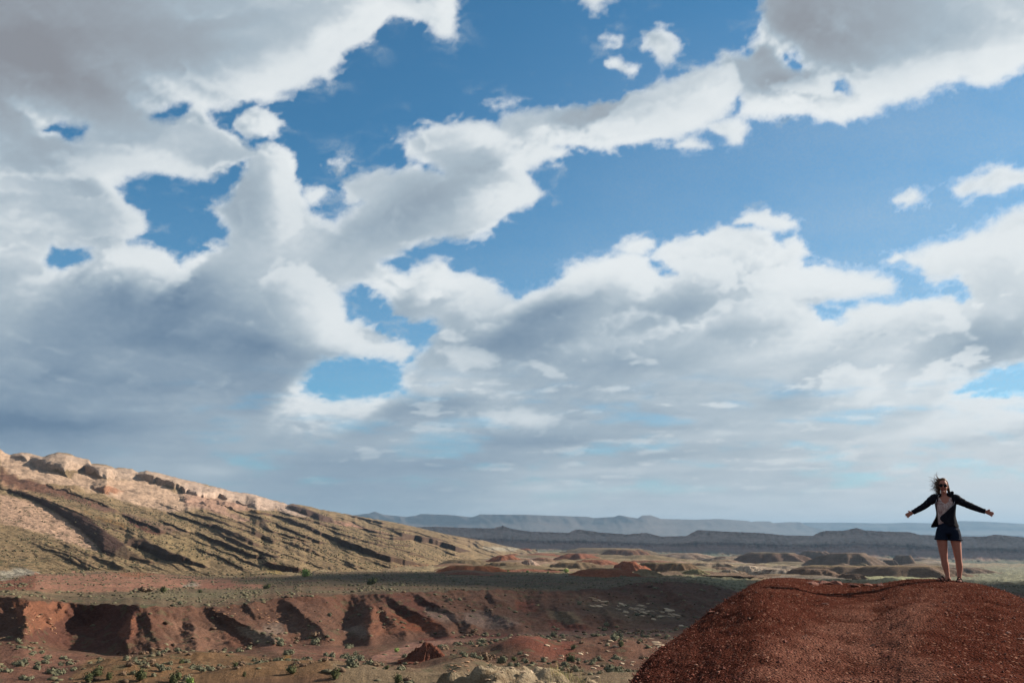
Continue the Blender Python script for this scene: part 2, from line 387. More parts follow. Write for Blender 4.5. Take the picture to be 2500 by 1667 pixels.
    # thin veils and shreds round the heaps, gaps in the low deck
    wv = fbm(U / 95 + 0.8 * w1, V / 60 + 0.8 * w2, 6, 151, gain=0.62)
    veil = sstep(-95, 25, sd) * sstep(-0.02, 0.42, wv + 0.25 * W1) * 0.62
    alpha = np.maximum(alpha, veil * (1 - 0.4 * sstep(200, 0, cy)))
    thin = (0.30 * sstep(850, 2350, cx + 0.5 * (cy - 300)) * sstep(-50, 300, cy) + 0.16 * sstep(300, 900, cy)) * (0.85 + 0.5 * fbm(U / 260, V / 120, 4, 163))
    s = np.where(alpha < 0.35, np.maximum(s, 205), s)
    alpha = np.maximum(alpha, np.clip(thin, 0, 0.5))
    gap = sstep(0.12, 0.42, fbm(cx / 230, cy / 46, 5, 157, gain=0.55) + 0.12) * sstep(820, 930, cy) * sstep(1180, 1080, cy) * sstep(150, 600, cx)
    alpha = alpha * (1 - 0.38 * gap)
    st = fbm(cx / 330, cy / 34 + 0.3 * W1, 5, 91, gain=0.55) + 0.5 * fbm(cx / 120, cy / 22, 4, 95)
    s = s + 17 * st * sstep(760, 960, cy) * (0.6 + 0.4 * sstep(600, 1300, cx))
    s = 206 + (s - 206) * 1.32 - 4
    s = s + 9 * fbm(U / 34 + w1, V / 30 + w2, 5, 171, gain=0.6, mode=2) * (1 - flat)
    s = np.where(sd < 0, np.maximum(s, np.minimum(196, 150 - sd * 4)), s)
    s = np.where(s > 206, 206 + 37 * (1 - np.exp(-(s - 206) / 34.0)), s)
    s = np.clip(s, 105, 243)
    t = ((s - 105) / 139.0)[..., None]
    dark = np.array([0.40, 0.495, 0.595]); mid = np.array([0.655, 0.715, 0.76]); top = np.array([0.925, 0.94, 0.945])
    warm = np.array([0.545, 0.56, 0.59])
    hi = sstep(620, 250, cy)[..., None]
    dark = dark * (1 - hi) + warm * hi
    c = np.where(t < 0.5, dark + (mid - dark) * t * 2, mid + (top - mid) * (t - 0.5) * 2)
    c = np.where(c <= 0.04045, c / 12.92, ((c + 0.055) / 1.055) ** 2.4)
    return np.concatenate([c, alpha[..., None]], -1)
# ---------------------------------------------------------------- the sky: a dome of cloud over the open blue
def build_sky():
    CH = cloud_chart()
    R = 90000.0
    A0, A1, dA = math.radians(-34.5), math.radians(34.5), math.radians(0.095)
    az = np.concatenate([np.linspace(-math.pi, A0, 90, endpoint=False), np.arange(A0, A1, dA), np.linspace(A1, math.pi, 90)[:-1]])
    el = np.concatenate([np.radians([-4.0, -2.5, -1.2]), np.arange(math.radians(-0.5), math.radians(35.5), dA), np.radians(np.linspace(36, 89.5, 45))])
    AZ, EL = np.meshgrid(az, el)
    dx, dy, dz = np.sin(AZ) * np.cos(EL), np.cos(AZ) * np.cos(EL), np.sin(EL)
    cx, cy, ok = chart(dx, dy, dz)
    ch = np.stack([bilerp(CH[..., i], (cx - CH_X0) / CH_S, (cy - CH_Y0) / CH_S) for i in range(4)], -1)
    # the deck goes on all round, broken the same way
    zz = np.maximum(dz, 0) + 0.3
    X, Y = dx / zz, dy / zz
    big = fbm(X * 2.2, Y * 2.2, 3, 5); wsp = fbm(X * 9, Y * 9, 5, 71, gain=0.6)
    ang = np.arccos(np.clip(dx * SUN[0] + dy * SUN[1] + dz * SUN[2], -1, 1))
    F = big * 2.2 + 0.9 * wsp + 0.25 - 4 * sstep(0.42, 0.16, ang) + 1.2 * sstep(0.25, 0.02, dz)
    g = np.zeros_like(ch)
    g[..., 3] = sstep(-0.05, 0.35, F)
    s = (0.62 - 0.22 * sstep(0.1, 1.2, F) + 0.15 * wsp)[..., None]
    g[..., :3] = s * np.array([0.96, 1.0, 1.05])
    m = (sstep(-105, -15, cx) * sstep(2462, 2370, cx) * sstep(-105, -15, cy) * ok)[..., None]
    C = ch * m + g * (1 - m)
    # the air thickens towards the horizon
    P = np.stack([dx * R, dy * R, dz * R + CAMZ], -1)
    nt = NT('cloud_deck')
    at_ = nt.n('ShaderNodeAttribute', attribute_name='albedo')
    geo = nt.n('ShaderNodeNewGeometry')
    sc = nt.n('ShaderNodeVectorMath', operation='SCALE', ins={0: geo.outputs['Position'], 'Scale': 1.0 / R})
    n1 = nt.noise(420.0, 4.0, 0.65, sc.outputs[0])
    al = at_.outputs['Alpha']
    edge = nt.math('MULTIPLY', nt.math('MULTIPLY', al, nt.math('SUBTRACT', 1.0, al)), 1.9)
    al2 = nt.math('ADD', al, nt.math('MULTIPLY', edge, nt.math('SUBTRACT', n1, 0.5)), clamp=True)
    em = nt.n('ShaderNodeEmission', ins={'Color': at_.outputs['Color'], 'Strength': CLOUD_GAIN})
    tr = nt.n('ShaderNodeBsdfTransparent')
    mx = nt.n('ShaderNodeMixShader', ins={0: al2, 1: tr.outputs[0], 2: em.outputs[0]})
    nt.t.links.new(mx.outputs[0], nt.out.inputs['Surface'])
    nt.m.cycles.emission_sampling = 'NONE'
    o = link('sky', grid_mesh('sky', P, C, wrap=True), nt.m)
    tag(o, kind='structure')
CLOUD_GAIN = 0.45
build_sky()
# ---------------------------------------------------------------- terrain
def line(pts):
    """frame polyline -> function of bearing giving elevation tangent (and a third value if present)"""
    a = np.array([p[:2] for p in pts], float)
    ph, ta = pix_dir(a[:, 0], a[:, 1])
    o = np.argsort(ph); ph = ph[o]; ta = ta[o]
    if len(pts[0]) > 2:
        d = np.log(np.array([p[2] for p in pts], float))[o]
        return lambda f: (np.interp(f, ph, ta), np.exp(np.interp(f, ph, d)))
    return lambda f: np.interp(f, ph, ta)
def soften(a, n):
    for _ in range(n):
        p = np.pad(a, (1, 1), mode='edge'); a = (p[:-2] + 2 * p[1:-1] + p[2:]) / 4
    return a
def paint(C, u, v, polys, wob):
    """lay rock and soil colours over the sheet: (polygon, rgb, softness, strength)"""
    for poly, rgb, soft, k in polys:
        p = np.array(poly, float)
        x0, x1, y0, y1 = p[:, 0].min() - 30, p[:, 0].max() + 30, p[:, 1].min() - 30, p[:, 1].max() + 30
        sel = (u > x0) & (u < x1) & (v > y0) & (v < y1)
        if not sel.any(): continue
        sd = poly_sd(u[sel], v[sel], poly) + wob[sel] * soft * 1.6
        m = (sstep(-soft, soft, sd) * k)[:, None]
        C[sel, :3] = C[sel, :3] * (1 - m) + np.array(rgb) * m
    return C
def cliff_mask(u, v, ledges, faces, wob):
    M = np.zeros_like(u)
    for pts, th in ledges:                     # pts: crest line of a ledge, th: face height (frame units)
        p = np.array(pts, float); x0, x1 = p[0, 0], p[-1, 0]
        sel = (u > x0) & (u < x1)
        if not sel.any(): continue
        us = u[sel]; top = np.interp(us, p[:, 0], p[:, 1]) + wob[sel] * 1.7
        tp = np.clip(np.minimum((us - x0), (x1 - us)) / (0.14 * (x1 - x0)), 0.2, 1)
        h = th * tp * 1.08
        dv = v[sel] - top
        M[sel] = np.maximum(M[sel], sstep(-0.8, 0.6, dv) * sstep(h + 1.0, h - 0.8, dv))
    for poly, k in faces:
        p = np.array(poly, float)
        sel = (u > p[:, 0].min() - 9) & (u < p[:, 0].max() + 9) & (v > p[:, 1].min() - 9) & (v < p[:, 1].max() + 9)
        if sel.any():
            M[sel] = np.maximum(M[sel], k * sstep(-1.5, 1.5, poly_sd(u[sel], v[sel], poly) + wob[sel] * 4))
    return M
def terrain_material(name, speck=0.0, speck_scale=0.8, fine=1.5, bump=0.25, veg=(0.06, 0.062, 0.032), strata=0.0):
    nt = NT(name)
    a = nt.n('ShaderNodeAttribute', attribute_name='albedo')
    geo = nt.n('ShaderNodeNewGeometry'); pos = geo.outputs['Position']
    n_big = nt.noise(fine * 0.12, 5, 0.6, pos); n_fine = nt.noise(fine, 6, 0.68, pos)
    n_grain = nt.noise(fine * 7, 3, 0.6, pos)
    k = nt.math('ADD', nt.math('MULTIPLY', n_big, 0.9), nt.math('MULTIPLY', n_fine, 0.9))
    k = nt.math('ADD', k, nt.math('MULTIPLY', n_grain, 0.5))
    k = nt.math('MULTIPLY', nt.math('SUBTRACT', k, 0.15), 0.66)
    c = nt.mix(1.0, a.outputs['Color'], nt.n('ShaderNodeCombineColor', ins={0: k, 1: k, 2: k}).outputs[0], 'MULTIPLY')
    hgt = nt.math('ADD', nt.math('MULTIPLY', n_fine, 0.8), nt.math('MULTIPLY', n_grain, 0.25))
    if strata:
        sep = nt.n('ShaderNodeSeparateXYZ', ins={0: pos})
        wob = nt.noise(0.05, 3, 0.5, pos)
        st = nt.noise(1.0, 4, 0.6, nt.n('ShaderNodeCombineXYZ', ins={2: nt.math('ADD', nt.math('MULTIPLY', sep.outputs[2], strata), nt.math('MULTIPLY', wob, 3.0))}).outputs[0])
        c = nt.mix(nt.math('MULTIPLY', nt.ramp(st, 0.42, 0.62), 0.45), c, nt.mix(1.0, c, (0.55, 0.5, 0.5), 'MULTIPLY'))
        hgt = nt.math('ADD', hgt, nt.math('MULTIPLY', st, 0.8))
    if speck:
        vo = nt.n('ShaderNodeTexVoronoi', feature='F1', ins={'Scale': speck_scale, 'Randomness': 1.0}); nt.t.links.new(pos, vo.inputs['Vector'])
        cl = nt.noise(speck_scale * 0.12, 3, 0.5, pos)
        r = nt.math('MULTIPLY', nt.ramp(cl, 0.3, 0.7), 0.42)
        dot = nt.math('LESS_THAN', vo.outputs['Distance'], r)
        dot = nt.math('MULTIPLY', dot, nt.math('MULTIPLY', a.outputs['Alpha'], speck), clamp=True)
        c = nt.mix(dot, c, veg)
        hgt = nt.math('ADD', hgt, nt.math('MULTIPLY', dot, 0.9))
    return nt.surf(c, 0.95, hgt, bump, 1.0, spec=0.08)

def sheet_depth(tau, S, d0, d1):
    """rows of elevation tangents + intended slopes -> ground distance, from d0 to d1"""
    w = 1.0 / np.maximum(S - tau, 0.012)
    dl = 0.5 * (w[1:] + w[:-1]) * (tau[1:] - tau[:-1])
    L = np.concatenate([np.zeros((1, tau.shape[1])), np.cumsum(dl, 0)])
    L = L / np.maximum(L[-1], 1e-6)
    return d0 * (d1 / d0) ** L
FINE = np.radians(np.arange(-34.0, 34.0, 0.093))
AROUND = np.concatenate([np.linspace(-math.pi, FINE[0], 60, endpoint=False), FINE, np.linspace(FINE[-1], math.pi, 61)[1:-1]])

OLIVE = (0.238, 0.168, 0.092); SCRUB = (0.16, 0.115, 0.07); RED = (0.20, 0.080, 0.048); DRED = (0.13, 0.05, 0.034)
PALE = (0.47, 0.325, 0.225); PINK = (0.36, 0.175, 0.115); OCHRE = (0.25, 0.145, 0.07); BUFF = (0.27, 0.20, 0.12); GREY = (0.33, 0.30, 0.235)
BROWN = (0.15, 0.082, 0.055); ORANGE = (0.30, 0.115, 0.055)

VALF = lambda u: (u - 1250) / 1300.0
# ---- the valley: near floor, badland bluffs, scrub bench and the plain beyond, out to the horizon
def build_valley():
    f = AROUND; nf = len(f)
    Ls = [
     line([(-400,1800,70),(0,1800,70),(1200,1800,66),(1600,1800,66),(2900,1800,66)]),
     line([(-400,1667,97),(0,1667,97),(700,1667,93),(1300,1667,88),(1700,1667,86),(2900,1667,86)]),
     line([(-400,1550,145),(0,1552,140),(64,1560,128),(138,1583,153),(200,1590,150),(275,1600,141),(325,1600,129),(393,1598,133),(512,1597,139),(669,1575,147),(787,1573,146),(845,1574,159),(890,1575,146),(998,1567,156),(1083,1556,165),(1295,1545,172),(1465,1541,178),(1635,1533,186),(1800,1525,196),(2900,1520,196)]),
     line([(-400,1455,172),(0,1459,168),(64,1467,157),(150,1473,178),(215,1476,174),(275,1479,168),(340,1486,158),(433,1484,168),(504,1483,175),(669,1467,188),(693,1460,192),(800,1455,198),(850,1452,210),(938,1448,206),(1083,1443,226),(1231,1440,246),(1380,1442,256),(1487,1438,264),(1560,1424,275),(1620,1420,280),(1700,1424,285),(1755,1432,288),(1800,1446,292),(1900,1452,296),(2900,1452,296)]),
     line([(-400,1408,400),(0,1406,405),(100,1399,420),(300,1393,430),(420,1401,415),(560,1408,400),(700,1408,398),(760,1398,440),(900,1394,470),(1250,1395,480),(1420,1399,460),(1560,1406,430),(1700,1416,405),(1800,1428,400),(1900,1428,420),(2900,1428,430)]),
     line([(-400,1390,900),(0,1390,900),(600,1385,1000),(900,1370,1200),(1100,1358,1600),(1250,1346,2050),(1500,1349,2050),(1800,1359,2050),(2400,1375,2050),(2900,1386,2050)])]
    rows = [16, 106, 112, 76, 80]
    base = np.array([soften(Lk(f)[0], 60) for Lk in Ls]); dist = np.array([soften(Lk(f)[1], 50) for Lk in Ls])
    base[3] += soften(fbm(f * 160, 0 * f, 4, 199), 2) * 0.0022 * (np.abs(f) < 0.6)
    D, T, SEG = [], [], []
    for k, nr in enumerate(rows):
        t = np.linspace(0, 1, nr + 1)[:, None]
        tau = base[k] * (1 - t) + base[k + 1] * t
        z0, z1 = dist[k] * base[k], dist[k + 1] * base[k + 1]
        S = np.repeat(((z1 - z0) / (dist[k + 1] - dist[k]))[None], nr + 1, 0)
        if k == 2: S = S * (0.55 + 1.5 * t ** 1.5)              # talus foot steepening to the rim
        d = sheet_depth(tau, S, dist[k], dist[k + 1])
        if k: d, tau = d[1:], tau[1:]
        D.append(d); T.append(tau); SEG.append(np.full(d.shape, k + 0.0) + (t[1:] if k else t))
    D = np.concatenate(D); T = np.concatenate(T); SEG = np.concatenate(SEG)
    F = np.repeat(f[None], len(D), 0)
    x, y, z = D * np.sin(F), D * np.cos(F), CAMZ + D * T
    u, v = project(x, y, z)
    wob = fbm(x / 9, y / 9, 4, 201); wob2 = fbm(x / 30, y / 30, 3, 207)
    # bluff spurs: crest top -> toe, half width, depth
    spurs = [((68,1468),(64,1548),36,.050),((149,1470),(126,1520),24,.030),((327,1495),(306,1568),24,.035),((361,1490),(385,1574),30,.030),
     ((466,1505),(480,1592),48,.040),((506,1483),(672,1566),42,.055),((695,1470),(808,1552),42,.060),((910,1472),(894,1552),40,.050),((915,1474),(992,1550),30,.035),
     ((938,1452),(1098,1541),34,.055),((1008,1449),(1155,1527),30,.045),((1044,1457),(1110,1499),18,.030),((1180,1488),(1270,1531),44,.040),((1193,1448),(1238,1478),30,.030),
     ((1357,1482),(1432,1529),36,.040),((1466,1474),(1504,1518),30,.030),((1615,1430),(1692,1476),42,.050),((1560,1440),(1600,1490),26,.025),((600,1475),(640,1520),24,.02)]
    bump = np.zeros_like(u)
    near = (v > 1405) & (v < 1650) & (u > -200) & (u < 1900)
    wl_ = fbm(u[near] / 55, v[near] / 40, 3, 271); ub, vb = u[near] + 7 * wob[near] + 26 * wl_, v[near] + 9 * wl_
    bb = np.zeros_like(ub)
    for (a, b), (c, e), w, k in spurs:
        dx, dy = c - a, e - b; L2 = dx * dx + dy * dy
        tt = ((ub - a) * dx + (vb - b) * dy) / L2
        s = np.clip(tt, 0, 1.0)
        px, py = a + dx * s, b + dy * s
        dist2 = np.hypot(ub - px, (vb - py) * 1.0) / (w * (0.35 + 0.75 * s))
        prof = np.clip(1 - dist2, 0, 1); prof = prof ** 1.15
        bb = np.maximum(bb, k * prof * sstep(-0.1, 0.35, tt) * sstep(1.75, 0.95, tt))
    bump[near] = bb
    alc = np.exp(-(((u - 225) / 75) ** 2 + ((v - 1528) / 42) ** 2)) * 0.045 + np.exp(-(((u - 20) / 26) ** 2 + ((v - 1525) / 30) ** 2)) * 0.03 \
        + np.exp(-(((u - 848) / 34) ** 2 + ((v - 1508) / 40) ** 2)) * 0.045 + np.exp(-(((u - 1275) / 40) ** 2 + ((v - 1478) / 30) ** 2)) * 0.04
    gul = fbm((u - 0.7 * v) / 22, v / 90, 5, 211, mode=1, gain=0.6) * 0.017 * sstep(1.95, 2.1, SEG) * sstep(3.1, 2.9, SEG)
    D = D * (1 - bump + alc + gul)
    D = np.maximum.accumulate(D, 0)
    x, y, z = D * np.sin(F), D * np.cos(F), CAMZ + D * T
    # relief
    am = np.where(SEG < 2, 0.55, np.where(SEG < 3, 0.8, np.where(SEG < 4, 0.9, 2.6)))
    z = z + am * (fbm(x / 16, y / 16, 5, 221) * 1.0 + 0.35 * fbm(x / 4, y / 4, 3, 229)) * np.where(SEG > 4, 1.4, 1)
    z = z + np.where(SEG > 4, 3.0 * fbm(x / 110, y / 110, 4, 233), 0)
    # low rolls of the near floor
    nearf = sstep(2.05, 1.7, SEG)
    z = z + nearf * (1.9 * fbm(x / 26, y / 20, 4, 239) + 0.7 * fbm(x / 9, y / 7, 4, 241, mode=1))
    swell = lambda uc, vc, ru, rv: np.exp(-(((u - uc) / ru) ** 2 + ((v - vc) / rv) ** 2))
    z = z + 1.5 * swell(300, 1650, 130, 26) + 1.2 * swell(700, 1655, 200, 22) + 2.0 * swell(1290, 1600, 95, 18) + 1.3 * swell(1130, 1632, 70, 14) + 1.5 * swell(1480, 1590, 80, 16) + 0.8 * swell(470, 1606, 120, 9)
    blf = sstep(2.0, 2.2, SEG) * sstep(3.15, 2.95, SEG)
    z = z + blf * (0.9 * fbm(x / 7, y / 7, 4, 245, mode=1) + 0.5 * fbm(x / 2.5, y / 2.5, 3, 247))
    # colours
    C = np.ones((*u.shape, 4)); C[..., :3] = SCRUB
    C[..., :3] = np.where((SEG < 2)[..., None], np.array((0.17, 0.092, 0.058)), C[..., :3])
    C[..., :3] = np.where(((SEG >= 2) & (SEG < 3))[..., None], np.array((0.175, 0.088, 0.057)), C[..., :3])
    C[..., :3] = np.where((SEG >= 4)[..., None], np.array((0.265, 0.20, 0.115)), C[..., :3])
    mixn = sstep(-0.1, 0.35, wob2)[..., None]
    C[..., :3] = C[..., :3] * (1 - 0.4 * mixn) + np.array(RED) * 0.4 * mixn * (SEG < 4)[..., None] + np.array((0.30, 0.17, 0.11)) * 0.4 * mixn * (SEG >= 4)[..., None]
    polys = [
     ([(0,1412),(60,1402),(130,1400),(270,1394),(330,1398),(420,1404),(560,1420),(640,1428),(600,1436),(400,1437),(250,1448),(130,1447),(60,1442),(0,1441)], PINK, 6, .9),
     ([(-60,1425),(40,1406),(90,1402),(82,1440),(0,1442),(-60,1440)], RED, 4, .85),
     ([(270,1396),(320,1392),(380,1402),(340,1410),(290,1404)], ORANGE, 5, .7),
     ([(0,1392),(40,1388),(80,1400),(40,1408),(0,1416)], GREY, 5, .9),
     ([(445,1428),(470,1421),(495,1428),(480,1434),(450,1434)], GREY, 3, .9),
     ([(440,1437),(500,1425),(560,1422),(600,1432),(560,1438)], (0.25,0.11,0.075), 4, .8),
     ([(0,1448),(100,1447),(300,1456),(520,1462),(640,1448),(560,1440),(250,1450),(0,1442)], (0.20,0.165,0.095), 8, .8),
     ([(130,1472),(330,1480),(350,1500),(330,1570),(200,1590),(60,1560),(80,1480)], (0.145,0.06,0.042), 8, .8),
     ([(30,1472),(170,1474),(160,1505),(110,1535),(70,1550),(45,1525)], (0.30,0.125,0.07), 5, .9),
     ([(318,1500),(332,1510),(326,1560),(296,1562),(290,1545)], (0.29,0.12,0.07), 4, .9),
     ([(420,1510),(520,1520),(560,1590),(420,1600),(400,1560)], (0.27,0.145,0.095), 9, .8),
     ([(560,1520),(640,1545),(680,1565),(640,1572),(590,1550)], (0.31,0.235,0.165), 6, .8),
     ([(700,1490),(760,1520),(810,1552),(760,1560),(700,1540)], (0.29,0.165,0.115), 7, .8),
     ([(630,1520),(690,1520),(700,1550),(650,1555)], (0.30,0.22,0.17), 6, .7),
     ([(840,1530),(900,1520),(910,1550),(880,1556),(840,1548)], (0.31,0.23,0.175), 6, .8),
     ([(900,1470),(960,1500),(1000,1550),(900,1555),(880,1530)], (0.24,0.10,0.058), 6, .8),
     ([(960,1500),(1040,1505),(1100,1540),(1060,1548),(980,1545)], (0.26,0.085,0.042), 6, .9),
     ([(930,1450),(1010,1450),(1100,1500),(1060,1512),(960,1490)], (0.17,0.062,0.042), 7, .7),
     ([(1040,1485),(1080,1490),(1140,1515),(1080,1522),(1045,1505)], (0.30,0.20,0.155), 6, .8),
     ([(1130,1500),(1190,1492),(1270,1525),(1200,1535),(1140,1525)], (0.27,0.185,0.15), 7, .8),
     ([(1250,1460),(1310,1465),(1310,1495),(1260,1490)], (0.24,0.07,0.04), 6, .7),
     ([(1340,1490),(1400,1495),(1435,1530),(1380,1520),(1340,1505)], (0.26,0.185,0.11), 5, .8),
     ([(1340,1518),(1430,1525),(1440,1545),(1360,1550)], (0.22,0.07,0.045), 6, .8),
     ([(1380,1460),(1560,1470),(1680,1500),(1670,1520),(1540,1525),(1440,1500)], (0.235,0.165,0.105), 10, .6),
     ([(880,1625),(940,1590),(1000,1570),(1100,1560),(1200,1552),(1250,1556),(1080,1575),(1010,1590),(985,1610),(960,1628)], (0.36,0.185,0.135), 5, .85),
     ([(1090,1550),(1300,1545),(1500,1540),(1640,1535),(1640,1548),(1400,1556),(1200,1560)], (0.26,0.145,0.11), 5, .7),
     ([(1020,1556),(1100,1550),(1260,1548),(1260,1556),(1100,1562),(1030,1568)], (0.19,0.06,0.04), 3, .8),
     ([(170,1690),(190,1640),(225,1612),(300,1604),(340,1600),(420,1596),(520,1604),(700,1612),(860,1636),(900,1690)], OCHRE, 12, .85),
     ([(210,1618),(290,1612),(285,1640),(230,1640)], (0.33,0.21,0.10), 8, .8),
     ([(0,1590),(160,1595),(230,1605),(180,1650),(150,1667),(0,1690)], (0.215,0.105,0.072), 10, .8),
     ([(640,1580),(840,1585),(900,1600),(860,1625),(700,1610)], (0.255,0.125,0.085), 10, .7),
     ([(690,1600),(712,1598),(706,1626),(690,1622)], (0.40,0.20,0.05), 5, .8),
     ([(800,1640),(1000,1640),(1300,1620),(1540,1640),(1560,1700),(800,1700)], BUFF, 14, .8),
     ([(1240,1600),(1400,1570),(1560,1560),(1600,1600),(1480,1640),(1300,1640)], (0.20,0.095,0.06), 14, .7),
     ([(1190,1580),(1260,1572),(1400,1568),(1400,1612),(1300,1620),(1200,1600)], (0.21,0.065,0.04), 8, .8),
     ([(1080,1400),(1420,1402),(1540,1400),(1400,1394),(1250,1392)], (0.30,0.235,0.12), 6, .6),
     ([(1180,1352),(1260,1340),(1330,1346),(1280,1356)], GREY, 6, .9),
     ([(1080,1372),(1180,1356),(1300,1360),(1300,1375),(1200,1380)], (0.40,0.355,0.27), 8, .7),
     ([(1560,1385),(1760,1380),(1840,1400),(1820,1440),(1740,1425),(1660,1400)], (0.235,0.225,0.13), 8, .8),
     ([(1980,1408),(2240,1400),(2300,1412),(2240,1425),(2000,1420)], (0.30,0.31,0.17), 7, .8),
     ([(2280,1385),(2600,1380),(2600,1430),(2300,1425)], (0.20,0.20,0.13), 8, .9),
     ([(1700,1370),(2300,1380),(2400,1395),(2000,1392)], (0.25,0.21,0.125), 9, .6)]
    paint(C, u, v, polys, wob * 0.9 + wob2 * 1.6)
    rg = np.random.default_rng(78)
    fz = fbm(u / 5, v / 3, 3, 261, gain=0.65); C[..., :3] *= (0.95 + 0.8 * fz * (np.abs(VALF(u)) < 1))[..., None]
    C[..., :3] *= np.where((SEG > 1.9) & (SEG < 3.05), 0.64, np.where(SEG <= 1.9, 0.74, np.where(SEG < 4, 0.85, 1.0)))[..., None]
    C[..., :3] = np.clip(C[..., :3], 0.015, 0.7)
    veg = np.where(SEG < 1.9, 0.5, np.where(SEG < 3, 0.45, 1.0))
    C[..., 3] = veg
    # far ground, out past the ridges to the horizon, and the ground below the overlook
    ends = []
    zl = z[-1]; dl = D[-1]
    for dd, zz in ((3200, CAMZ - 60), (5000, CAMZ - 75), (9000, CAMZ - 80), (15000, CAMZ - 80), (24000, CAMZ - 80)):
        ends.append(np.stack([dd * np.sin(f), dd * np.cos(f), np.where(dd > 3500, zz, np.minimum(zl, CAMZ - 34 + 0 * zl) - 14)], -1))
    starts = []
    for dd in (2.0, 25.0, 50.0):
        starts.append(np.stack([dd * np.sin(f), dd * np.cos(f), np.full(nf, CAMZ - 16.2)], -1))
    P = np.concatenate([np.array(starts), np.stack([x, y, z], -1), np.array(ends)])
    cc = np.concatenate([np.repeat(C[:1], 3, 0), C, np.repeat(C[-1:], len(ends), 0)])
    mat = terrain_material('valley_soil', speck=0.85, speck_scale=0.42, fine=1.1, bump=0.35)
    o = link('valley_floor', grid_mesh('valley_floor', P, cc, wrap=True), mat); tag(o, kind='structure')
    return o, dict(x=x, y=y, z=z, u=u, v=v, seg=SEG, D=D, f=f)
VALLEY, VG = build_valley()

def ground_at(u, v):
    """point of the valley sheet seen at frame position (u, v)"""
    a, t = pix_dir(u, v)
    j = int(np.argmin(np.abs(VG['f'] - a)))
    uu, vv = project(VG['x'][:, j], VG['y'][:, j], VG['z'][:, j])
    i = int(np.argmin(np.abs(vv - v)))
    return Vector((VG['x'][i, j], VG['y'][i, j], VG['z'][i, j]))

